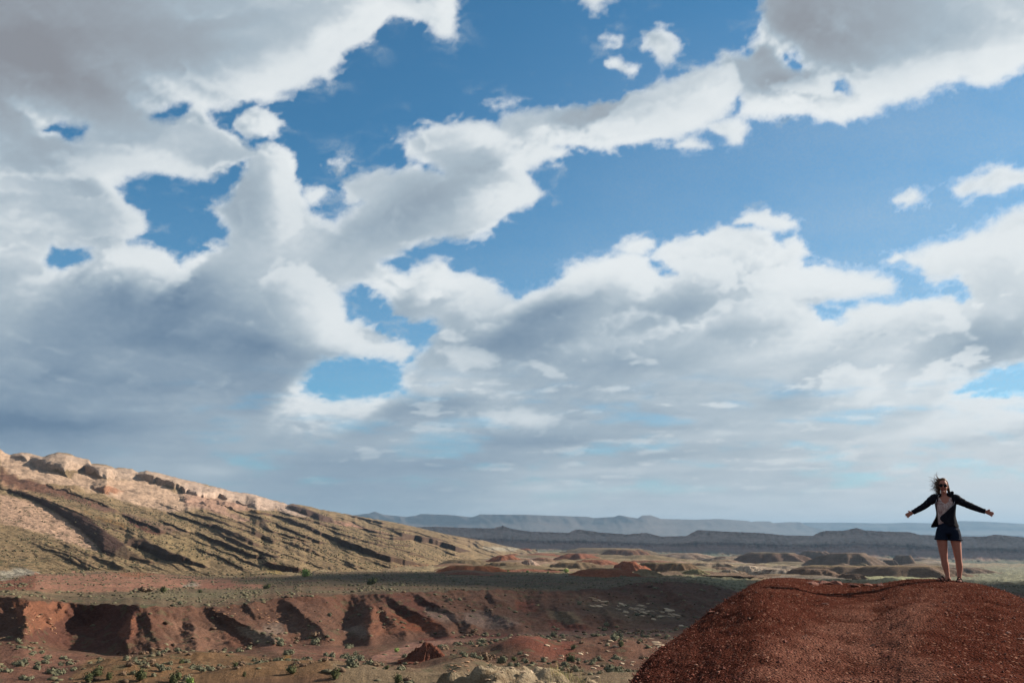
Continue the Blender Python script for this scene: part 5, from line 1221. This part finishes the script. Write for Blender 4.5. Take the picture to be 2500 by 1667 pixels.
def build_grass():
    r = random.Random(23)
    kv = np.array([v.co[:] for v in KNOLL.data.vertices]); ku, kw = project(kv[:, 0], kv[:, 1], kv[:, 2])
    V, F, Cc = [], [], []
    def blade(p, h, w, lean, col):
        k = len(V); a = r.uniform(0, 6.28); side = Vector((math.cos(a), math.sin(a), 0)) * w
        l = Vector((lean[0], lean[1], 0))
        for t, ww in ((0, 1), (.4, .85), (.75, .5), (1, .08)):
            c = p + Vector((0, 0, h * t)) + l * (h * t * t); V.append(c - side * ww); V.append(c + side * ww)
            Cc.extend([(*[q * (0.8 + 0.4 * t) for q in col], 1)] * 2)
        for i in range(3): F.append((k + 2 * i, k + 2 * i + 1, k + 2 * i + 3, k + 2 * i + 2))
    sel = np.where((ku > 1340) & (ku < 1545) & (kw > 1630) & (kw < 1720))[0]
    spots = [Vector(kv[sel[r.randrange(len(sel))]]) for _ in range(70)] if len(sel) else []
    for p in spots:
        for _ in range(16):
            q = p + Vector((r.gauss(0, .22), r.gauss(0, .22), -0.05))
            blade(q, r.uniform(.22, .55), .008, (r.uniform(-.5, .2), r.uniform(-.3, .3)), (0.32, 0.27, 0.10) if r.random() > .35 else (0.17, 0.18, 0.06))
        if r.random() < .5: blade(p, r.uniform(.8, 1.35), .008, (r.uniform(-.25, .1), 0), (0.36, 0.29, 0.14))
    me = np_mesh('grass', np.array([tuple(v) for v in V]), np.array(F), np.array(Cc), smooth=True)
    nt = NT('dry_grass'); a = nt.n('ShaderNodeAttribute', attribute_name='albedo'); geo = nt.n('ShaderNodeNewGeometry')
    kf = nt.math('ADD', nt.noise(2.0, 3, 0.6, geo.outputs['Position']), 0.5)
    mat = nt.surf(nt.mix(1.0, a.outputs['Color'], nt.n('ShaderNodeCombineColor', ins={0: kf, 1: kf, 2: kf}).outputs[0], 'MULTIPLY'), 0.8, spec=0.15)
    o = link('grass', me, mat); tag(o, 'tall dry bunch grass beside the red mound', 'grass', kind='stuff')
build_grass()
# ---------------------------------------------------------------- the person on the mound
def add_tube(bm, pts, rad, n=12, ref=(0, 0, 1), cap=True):
    """pts: centres, rad: radius or (ra, rb) per centre; ra lies along ref x axis"""
    pts = [Vector(p) for p in pts]; rings = []
    ref = Vector(ref)
    for i, p in enumerate(pts):
        d = (pts[min(i + 1, len(pts) - 1)] - pts[max(i - 1, 0)]).normalized()
        a = ref.cross(d)
        a = a.normalized() if a.length > 1e-4 else Vector((1, 0, 0))
        b = d.cross(a).normalized()
        ra, rb = rad[i] if isinstance(rad[i], tuple) else (rad[i], rad[i])
        rings.append([bm.verts.new(p + a * (ra * math.cos(2 * math.pi * k / n)) + b * (rb * math.sin(2 * math.pi * k / n))) for k in range(n)])
    for r0, r1 in zip(rings, rings[1:]):
        for k in range(n): bm.faces.new((r0[k], r0[(k + 1) % n], r1[(k + 1) % n], r1[k]))
    if cap:
        bm.faces.new(rings[0][::-1]); bm.faces.new(rings[-1])
    return rings
def add_ball(bm, c, r, sub=3, fn=None):
    g = bmesh.ops.create_icosphere(bm, subdivisions=sub, radius=1.0)
    for v in g['verts']:
        k = v.co.copy()
        if fn: k = fn(k)
        v.co = Vector(c) + Vector((k.x * r[0], k.y * r[1], k.z * r[2]))
def finish(name, bm, mat, parent, voxel=None, smooth_it=2, solid=None, sub=0):
    bmesh.ops.recalc_face_normals(bm, faces=bm.faces)
    me = bpy.data.meshes.new(name); bm.to_mesh(me); bm.free()
    if voxel or solid or sub:
        t = bpy.data.objects.new('tmp', me); COL.objects.link(t)
        if solid: m = t.modifiers.new('s', 'SOLIDIFY'); m.thickness = solid; m.offset = 0
        if sub: m = t.modifiers.new('u', 'SUBSURF'); m.levels = sub; m.render_levels = sub
        if voxel:
            m = t.modifiers.new('r', 'REMESH'); m.mode = 'VOXEL'; m.voxel_size = voxel
            m = t.modifiers.new('m', 'SMOOTH'); m.iterations = smooth_it; m.factor = 0.5
        dg = bpy.context.evaluated_depsgraph_get()
        me2 = bpy.data.meshes.new_from_object(t.evaluated_get(dg)); bpy.data.objects.remove(t); bpy.data.meshes.remove(me); me = me2; me.name = name
    for p in me.polygons: p.use_smooth = True
    return link(name, me, mat, parent)
def cloth_material(name, c1, c2, scale=40.0, rough=0.85, bump=0.004):
    nt = NT(name); tc = nt.n('ShaderNodeTexCoord')
    n = nt.noise(scale, 4, 0.6, tc.outputs['Object']); f = nt.noise(9.0, 3, 0.5, tc.outputs['Object'], 0.6)
    return nt.surf(nt.mix(nt.math('ADD', nt.math('MULTIPLY', n, 0.6), nt.math('MULTIPLY', f, 0.4)), c1, c2), rough, f, bump * 4, 0.9, spec=0.06)
def build_person():
    foot = mound_at(2316, 1417)
    az = math.atan2(foot.x, foot.y)
    root = bpy.data.objects.new('person', None); COL.objects.link(root); root.empty_display_size = 0.3
    root.location = (foot.x, foot.y, foot.z - 0.012); root.rotation_euler = (0, 0.05, -az)
    k = (foot.y * math.cos(PITCH) + (foot.z - CAMZ) * math.sin(PITCH)) / 14.9; root.scale = (k * 0.93, k, k)
    tag(root, 'person with arms outspread in black jacket and denim shorts on the red mound', 'person')
    nt = NT('skin'); tc = nt.n('ShaderNodeTexCoord'); n = nt.noise(14.0, 4, 0.6, tc.outputs['Object'])
    SKIN = nt.surf(nt.mix(n, (0.27, 0.105, 0.070), (0.37, 0.165, 0.115)), 0.6, n, 0.003, 0.5, spec=0.2)
    JACK = cloth_material('black_cloth', (0.004, 0.0045, 0.008), (0.012, 0.013, 0.019))
    DENIM = cloth_material('denim', (0.004, 0.007, 0.016), (0.012, 0.018, 0.034), 90.0)
    HAIR = cloth_material('hair', (0.035, 0.018, 0.010), (0.13, 0.065, 0.035), 60.0, 0.5)
    BLACK = cloth_material('black_plastic', (0.006, 0.006, 0.007), (0.012, 0.012, 0.014), 10.0, 0.25)
    LEATH = cloth_material('sandal_leather', (0.014, 0.010, 0.009), (0.035, 0.026, 0.022), 30.0)
    ZIP = cloth_material('zip_tape', (0.22, 0.22, 0.24), (0.34, 0.34, 0.36), 50.0, 0.5)
    LIP = cloth_material('lip', (0.24, 0.06, 0.055), (0.30, 0.08, 0.07), 30.0, 0.5)
    nt = NT('printed_shirt'); tc = nt.n('ShaderNodeTexCoord'); n = nt.noise(26.0, 5, 0.7, tc.outputs['Object'], 1.2); m = nt.noise(70.0, 3, 0.6, tc.outputs['Object'])
    sh = nt.mix(nt.ramp(n, 0.44, 0.60), (0.44, 0.36, 0.325), (0.20, 0.105, 0.10)); sh = nt.mix(nt.ramp(m, 0.55, 0.68), sh, (0.52, 0.46, 0.43))
    SHIRT = nt.surf(sh, 0.85, nt.noise(8.0, 3, 0.5, tc.outputs['Object']), 0.02, 0.5, spec=0.15)
    # ---- body
    bm = bmesh.new()
    add_tube(bm, [(.035,.01,.80),(.035,.012,.90),(.025,.012,1.0),(.015,.012,1.10),(.01,.008,1.22),(.005,.01,1.33),(.003,.012,1.385),(0,.012,1.41)],
             [(.12,.09),(.165,.11),(.135,.09),(.118,.082),(.135,.095),(.14,.09),(.12,.07),(.06,.055)], 20, (0, 1, 0))
    add_tube(bm, [(0,.012,1.37),(-.003,.008,1.43),(-.008,-.002,1.50)], [.056,.049,.05], 14, (0, 1, 0))
    # head: jaw, cheeks, brow and nose pulled out of one form
    def head(p):
        q = p.copy()
        if q.z < 0: q.x *= 1 - 0.34 * min(1, -q.z) ** 1.3; q.y *= 1 - 0.12 * (-q.z)
        if q.y < -0.6 and q.z > -0.2 and q.z < 0.35: q.y *= 0.95
        if q.y > 0 and q.z > -0.3: q.y *= 1.12
        return q
    add_ball(bm, (-.010, 0, 1.585), (.074, .092, .122), 4, head)
    add_tube(bm, [(-.011,-.086,1.600),(-.012,-.102,1.568),(-.012,-.107,1.556),(-.012,-.09,1.545)], [.008,.012,.015,.010], 8, (1, 0, 0))
    add_ball(bm, (-.012, -.078, 1.484), (.024, .022, .018), 2)                       # chin
    for s in (-1, 1):
        add_ball(bm, (-.010 + s * .074, .012, 1.575), (.010, .020, .031), 2)          # ears
        add_ball(bm, (-.010 + s * .034, -.066, 1.545), (.024, .02, .024), 2)          # cheeks
    # arms held out to the sides
    def arm(sh, el, wr, s):
        sh, el, wr = Vector(sh), Vector(el), Vector(wr)
        add_tube(bm, [sh + (sh - el) * 0.15, sh.lerp(el, .35), el, el.lerp(wr, .3), wr.lerp(el, .12), wr], [.046, .044, .036, .037, .028, .025], 12, (0, 1, 0))
        d = (wr - el).normalized(); up = Vector((0, 0, 1)); side = d.cross(Vector((0, 1, 0))).normalized()
        if side.z < 0: side = -side
        kn = wr + d * 0.075
        add_tube(bm, [wr - d * .01, wr + d * .03, kn, kn + d * .012], [(.024, .016), (.034, .016), (.038, .014), (.036, .012)], 12, (0, 1, 0) if abs(d.y) < .9 else (1, 0, 0))
        for i, (o, L) in enumerate(((.030, .066), (.010, .076), (-.011, .070), (-.030, .054))):
            a = kn + side * o * 0.95 + Vector((0, 0.0, 0)); sp = (d + side * o * 6.5 * 0.9 + Vector((0, -.10 - .05 * i, -.08))).normalized()
            b = a + sp * L * .45; c = b + (sp + Vector((0, -.25, -.28))).normalized() * L * .33; e = c + (sp + Vector((0, -.5, -.5))).normalized() * L * .26
            add_tube(bm, [a - sp * .02, a, b, c, e], [.0095, .0095, .0088, .008, .0062], 8, (0, 1, 0))
        tb = wr + d * .025 + side * .026; td = (d * .65 + side * .8 + Vector((0, -.35, 0))).normalized()
        add_tube(bm, [tb - td * .02, tb, tb + td * .028, tb + (td + d * .4).normalized() * .055], [.013, .012, .0105, .008], 8, (0, 1, 0))
    arm((-.165, .015, 1.375), (-.375, .05, 1.215), (-.545, .03, 1.12), -1)
    arm((.185, .015, 1.375), (.435, .05, 1.255), (.655, .03, 1.178), 1)
    # legs
    add_tube(bm, [(-.045,.015,.88),(-.068,.012,.78),(-.074,.006,.674),(-.066,.0,.52),(-.054,-.004,.40),(-.052,-.002,.36),(-.040,.012,.27),(-.024,.014,.18),(-.010,.008,.10),(-.004,.004,.045)],
             [(.095,.10),(.098,.105),(.092,.098),(.077,.083),(.062,.066),(.058,.062),(.061,.066),(.048,.05),(.038,.042),(.037,.045)], 18, (0, 1, 0))
    add_tube(bm, [(.115,.015,.88),(.14,.012,.78),(.151,.006,.674),(.166,.0,.52),(.177,-.004,.40),(.180,-.002,.36),(.190,.012,.27),(.187,.014,.18),(.181,.008,.10),(.180,.006,.045)],
             [(.095,.10),(.094,.105),(.088,.098),(.073,.083),(.060,.066),(.056,.062),(.058,.064),(.046,.05),(.037,.042),(.036,.045)], 18, (0, 1, 0))
    for (hx, hy), (tx, ty) in (((.035, .03), (-.185, -.075)), ((.185, .05), (.170, -.185))):
        h, t = Vector((hx, hy, .036)), Vector((tx, ty, .024))
        add_tube(bm, [h, h.lerp(t, .18), h.lerp(t, .45), h.lerp(t, .75), h.lerp(t, .93), t], [(.026,.030),(.034,.042),(.036,.040),(.042,.024),(.038,.018),(.026,.013)], 14, (0, 0, 1))
    body = finish('body', bm, SKIN, root, voxel=0.0072, smooth_it=2)
    tag(body, 'bare face, hands and legs in shade')
    # lips
    bm = bmesh.new(); add_ball(bm, (-.012, -.0865, 1.513), (.021, .009, .0085), 2); finish('lips', bm, LIP, body)
    # ---- shirt
    bm = bmesh.new(); N = 40; rows = []
    spec = [(.915,.03,.150,.108),(.98,.02,.150,.106),(1.06,.012,.138,.10),(1.14,.01,.134,.10),(1.22,.008,.142,.108),(1.29,.006,.146,.108),(1.35,.004,.138,.098),(1.40,.002,.118,.082)]
    for i, (z, cx, rx, ry) in enumerate(spec):
        row = []
        for j in range(N):
            t = 2 * math.pi * j / N; fr = math.exp(-((min(t, 2 * math.pi - t)) / 0.55) ** 2)
            zz = z - (0.115 * fr * (i / 7.0) ** 3)
            w = 1 + 0.03 * math.sin(5 * t + 7 * z)
            row.append(bm.verts.new((cx + rx * w * math.sin(t), .012 - ry * w * math.cos(t), zz)))
        rows.append(row)
    for a, b in zip(rows, rows[1:]):
        for j in range(N): bm.faces.new((a[j], a[(j + 1) % N], b[(j + 1) % N], b[j]))
    finish('shirt', bm, SHIRT, root, solid=0.006, sub=1)
    # ---- jacket: shell open at the front, blown to one side
    bm = bmesh.new(); rows = []; N = 54
    op = [(.90,-.285,.045),(.94,-.26,.02),(.99,-.225,-.075),(1.056,-.20,-.105),(1.11,-.185,-.035),(1.17,-.165,.045),(1.23,-.155,.105),(1.285,-.145,.150),(1.34,-.128,.165),(1.385,-.11,.155),(1.42,-.085,.12)]
    for z, l, r in op:
        cx = .012 + .02 * max(0, 1.05 - z) * 4
        rx = np.interp(z, [.90,1.0,1.07,1.2,1.3,1.37,1.42], [.188,.165,.152,.165,.182,.165,.115]); ry = np.interp(z, [.90,1.07,1.25,1.42], [.135,.122,.128,.092])
        tl = -math.asin(max(-.97, min(.97, (l - cx) / rx))) if l > cx - rx else 1.45
        tr = math.asin(max(-.97, min(.97, (r - cx) / rx)))
        row = []
        t0, t1 = tr, 2 * math.pi - tl
        for j in range(N + 1):
            t = t0 + (t1 - t0) * j / N
            w = 1 + 0.035 * math.sin(3 * t + 9 * z) * (1.42 - z) * 2
            x = cx + rx * w * math.sin(t); y = .015 - ry * w * math.cos(t)
            fl = sstep(0.80, 1.0, np.array(j / N)) * sstep(1.12, .90, np.array(z))      # loose flap on the windward edge
            x += -0.085 * float(fl); y += -0.07 * float(fl) + 0.02 * float(fl) * math.sin(20 * z)
            row.append(bm.verts.new((x, y, z - 0.02 * float(fl) + .012 * math.sin(4 * t))))
        rows.append(row)
    for a, b in zip(rows, rows[1:]):
        for j in range(N): bm.faces.new((a[j], a[j + 1], b[j + 1], b[j]))
    edgeL = [Vector(r[-1].co) for r in rows]; edgeR = [Vector(r[0].co) for r in rows]
    jacket = finish('jacket', bm, JACK, root, solid=0.012, sub=1)
    def sleeve(pts, rad):
        bm = bmesh.new(); rr = random.Random(int(pts[0][0] * 100))
        P = [Vector(p) for p in pts]; fine, fr = [], []
        for i in range(len(P) - 1):
            for q in range(6):
                t = q / 6; fine.append(P[i].lerp(P[i + 1], t) + Vector((0, 0, rr.uniform(-.004, .003)))); fr.append((rad[i] * (1 - t) + rad[i + 1] * t) * (1 + rr.uniform(-.07, .09)))
        fine.append(P[-1]); fr.append(rad[-1])
        add_tube(bm, fine, fr, 16, (0, 1, 0)); finish('sleeve', bm, JACK, jacket, sub=1)
    sleeve([(-.10,.015,1.372),(-.17,.018,1.37),(-.25,.032,1.315),(-.315,.045,1.26),(-.375,.05,1.215),(-.435,.044,1.182),(-.50,.036,1.145),(-.55,.03,1.118)], [.078,.082,.066,.058,.056,.050,.044,.042])
    sleeve([(.12,.015,1.372),(.19,.018,1.372),(.27,.032,1.33),(.355,.045,1.29),(.435,.05,1.255),(.515,.044,1.227),(.60,.036,1.197),(.66,.03,1.178)], [.078,.083,.068,.060,.057,.050,.044,.040])
    bm = bmesh.new(); rr = random.Random(4)                                            # collar and bunched hood
    ring = [(.075 * math.sin(t) * 1.15 + .002, .02 - .068 * math.cos(t), 1.415 + .022 * math.cos(t + .3)) for t in [math.pi * (0.42 + 1.16 * q / 16) for q in range(17)]]
    add_tube(bm, ring, [(.020 + .010 * rr.random()) for _ in ring], 10)
    add_ball(bm, (.095, .02, 1.435), (.062, .058, .062), 3, lambda p: p * (1 + .14 * math.sin(7 * p.x + 5 * p.z) * math.cos(6 * p.y)))
    add_ball(bm, (.135, .0, 1.475), (.030, .034, .030), 2); add_ball(bm, (-.075, .03, 1.42), (.045, .05, .045), 2)
    finish('hood', bm, JACK, jacket, voxel=0.008)
    for e in (edgeL[1:], edgeR[5:]):
        bm = bmesh.new(); add_tube(bm, [p + Vector((0, -.009, 0)) for p in e], [.0048] * len(e), 6, (0, 1, 0)); finish('zipper', bm, ZIP, jacket)
    # ---- shorts
    bm = bmesh.new()
    add_tube(bm, [(.035,.012,.965),(.035,.012,.92),(.035,.014,.86),(.036,.014,.80),(.037,.012,.765)], [(.150,.112),(.168,.122),(.186,.13),(.192,.128),(.17,.11)], 22, (0, 1, 0))
    add_tube(bm, [(-.05,.012,.85),(-.068,.010,.77),(-.078,.008,.690)], [(.105,.118),(.110,.118),(.112,.118)], 20, (0, 1, 0))
    add_tube(bm, [(.122,.012,.85),(.140,.010,.77),(.151,.008,.690)], [(.105,.118),(.108,.118),(.108,.118)], 20, (0, 1, 0))
    shorts = finish('shorts', bm, DENIM, root, voxel=0.009)
    for cx, r in ((-.080, .117), (.152, .113)):
        bm = bmesh.new(); add_tube(bm, [(cx, .008, .715), (cx, .008, .70), (cx, .008, .682), (cx, .008, .672)], [(r, .121), (r + .006, .127), (r + .006, .127), (r, .121)], 22, (0, 1, 0))
        finish('cuff', bm, DENIM, shorts, sub=1)
    # ---- sandals
    for (hx, hy), (tx, ty) in (((.045, .035), (-.20, -.082)), ((.187, .062), (.169, -.20))):
        h, t = Vector((hx, hy, 0)), Vector((tx, ty, 0)); ax = (t - h).normalized(); sd = Vector((-ax.y, ax.x, 0)); L = (t - h).length
        bm = bmesh.new(); out = []
        for q in range(24):
            a = 2 * math.pi * q / 24; l = .5 - .5 * math.cos(a); w = (.031 + .016 * l) * math.sin(a) * 1.05
            out.append(h + ax * L * l + sd * w)
        b0 = [bm.verts.new(p + Vector((0, 0, -.002))) for p in out]; b1 = [bm.verts.new(p + Vector((0, 0, .020))) for p in out]
        for q in range(24): bm.faces.new((b0[q], b0[(q + 1) % 24], b1[(q + 1) % 24], b1[q]))
        bm.faces.new(b0[::-1]); bm.faces.new(b1)
        sole = finish('sandal', bm, LEATH, root)
        for l, w, hh in ((.72, .046, .052), (.50, .040, .082), (.22, .038, .078)):
            bm = bmesh.new(); c = h + ax * L * l
            add_tube(bm, [c + sd * w * math.cos(a) + Vector((0, 0, .010 + (hh - .010) * math.sin(a))) + ax * .02 * math.sin(a) for a in [math.pi * q / 10 for q in range(11)]], [.010] * 11, 8, tuple(ax))
            finish('strap', bm, LEATH, sole)
    # ---- sunglasses
    g = bpy.data.objects.new('sunglasses', None); COL.objects.link(g); g.parent = root; g.empty_display_size = .05
    for s in (-1, 1):
        bm = bmesh.new(); add_ball(bm, (-.011 + s * .036, -.096, 1.588), (.033, .009, .027), 3, lambda p: Vector((p.x, p.y, p.z * (1 - .12 * p.z)))); finish('lens', bm, BLACK, g)
        bm = bmesh.new(); add_tube(bm, [(-.011 + s * .064, -.092, 1.597), (-.010 + s * .078, -.06, 1.597), (-.010 + s * .080, .01, 1.592)], [.0045, .004, .0035], 8); finish('temple', bm, BLACK, g)
    bm = bmesh.new(); add_tube(bm, [(-.068, -.094, 1.606), (-.04, -.101, 1.612), (-.011, -.104, 1.603), (.018, -.101, 1.612), (.046, -.094, 1.606)], [.005] * 5, 8); finish('frame', bm, BLACK, g)
    # ---- hair: cap, side falls and locks blown out to the windward
    bm = bmesh.new(); rr = random.Random(9)
    def cap(p):
        q = p.copy(); front = max(0, -q.y)
        if front > .25 and q.z < .52: q = q * (1 - .24 * min(1, (front - .25) * 2.2))
        return q
    add_ball(bm, (-.010, .018, 1.610), (.088, .098, .115), 4, cap)
    add_tube(bm, [(-.07, .04, 1.62), (-.085, .045, 1.55), (-.085, .05, 1.47), (-.07, .05, 1.41)], [.032, .035, .03, .018], 10)
    add_tube(bm, [(.055, .04, 1.60), (.07, .05, 1.53), (.085, .05, 1.47), (.10, .03, 1.44)], [.030, .030, .028, .016], 10)
    hair = finish('hair', bm, HAIR, root, voxel=0.008)
    bm = bmesh.new()
    for i in range(125):
        a = Vector((rr.uniform(-.09, -.01), rr.uniform(-.03, .09), rr.uniform(1.53, 1.70)))
        L = rr.uniform(.08, .20) if i < 100 else rr.uniform(.16, .26); up = rr.uniform(-.55, .55) + (a.z - 1.62) * 3
        pts = []; c = a.copy(); dr = Vector((-1, rr.uniform(-.3, .5), up)).normalized(); curl = rr.uniform(-3.6, 2.6)
        for q in range(7):
            pts.append(c.copy()); c += dr * L / 6; dr.rotate(Matrix.Rotation(curl / 6, 3, 'Y'))
        r0 = rr.uniform(.003, .0075) if i < 100 else .0026
        add_tube(bm, pts, [r0 * (1 - .14 * q) for q in range(7)], 6, (0, 1, 0))
    for i in range(16):
        a = Vector((rr.uniform(-.09, -.06), rr.uniform(.0, .06), rr.uniform(1.40, 1.52))); pts = []; c = a.copy(); dr = Vector((-1, 0, rr.uniform(-.6, .3))).normalized(); curl = rr.uniform(1.0, 4.2); L = rr.uniform(.08, .17)
        for q in range(8):
            pts.append(c.copy()); c += dr * L / 7; dr.rotate(Matrix.Rotation(-curl / 7, 3, 'Y'))
        add_tube(bm, pts, [.0055 * (1 - .11 * q) for q in range(8)], 6, (0, 1, 0))
    lo = finish('blown_locks', bm, HAIR, hair); lo['kind'] = 'stuff'
    return root
PERSON = build_person()
# ---------------------------------------------------------------- clouds off to the right that shade parts of the land
def build_cloud(name, target, semi, t, seed):
    c = Vector(target) + Vector(SUN) * t
    bm = bmesh.new(); bmesh.ops.create_icosphere(bm, subdivisions=5, radius=1.0)
    P = np.array([v.co[:] for v in bm.verts])
    n = fbm(P[:, 0] * 1.6 + seed + P[:, 2], P[:, 1] * 1.6 - P[:, 2], 5, 700 + seed, mode=2)
    P = P * (1 + 0.38 * n)[:, None]
    P[:, 2] = np.where(P[:, 2] < 0, P[:, 2] * 0.45, P[:, 2])
    P = P * np.array(semi)
    for v, p in zip(bm.verts, P): v.co = p
    me = bpy.data.meshes.new(name); bm.to_mesh(me); bm.free()
    for p in me.polygons: p.use_smooth = True
    o = link(name, me, CLOUD_MAT); o.location = c; tag(o, kind='structure')
nt = NT('cloud_body'); geo = nt.n('ShaderNodeNewGeometry')
CLOUD_MAT = nt.surf(nt.mix(nt.noise(0.01, 4, 0.6, geo.outputs['Position']), (0.8, 0.8, 0.82), (0.9, 0.9, 0.9)), 1.0, spec=0.0)
build_cloud('cloud', (60, 350, 0), (175, 135, 24), 4200, 3)
build_cloud('cloud', (62, 205, 0), (66, 70, 20), 4300, 11)
build_cloud('cloud', (1250, 2750, 0), (1900, 700, 160), 9000, 5)
# ---------------------------------------------------------------- haze
def build_haze():
    bm = bmesh.new(); bmesh.ops.create_cube(bm, size=1.0)
    me = bpy.data.meshes.new('haze'); bm.to_mesh(me); bm.free()
    o = bpy.data.objects.new('haze', me); COL.objects.link(o)
    zlo, zhi = CAMZ - 140, CAMZ + 340
    o.scale = (52000, 52000, zhi - zlo); o.location = (0, 0, (zlo + zhi) / 2)
    nt = NT('haze_air')
    pv = nt.n('ShaderNodeVolumePrincipled'); pv.inputs['Density'].default_value = HAZE
    pv.inputs['Color'].default_value = (0.27, 0.42, 0.58, 1); pv.inputs['Anisotropy'].default_value = 0.25
    nt.t.links.new(pv.outputs[0], nt.out.inputs['Volume'])
    me.materials.append(nt.m); tag(o, kind='stuff')
HAZE = 7.0e-5
build_haze()
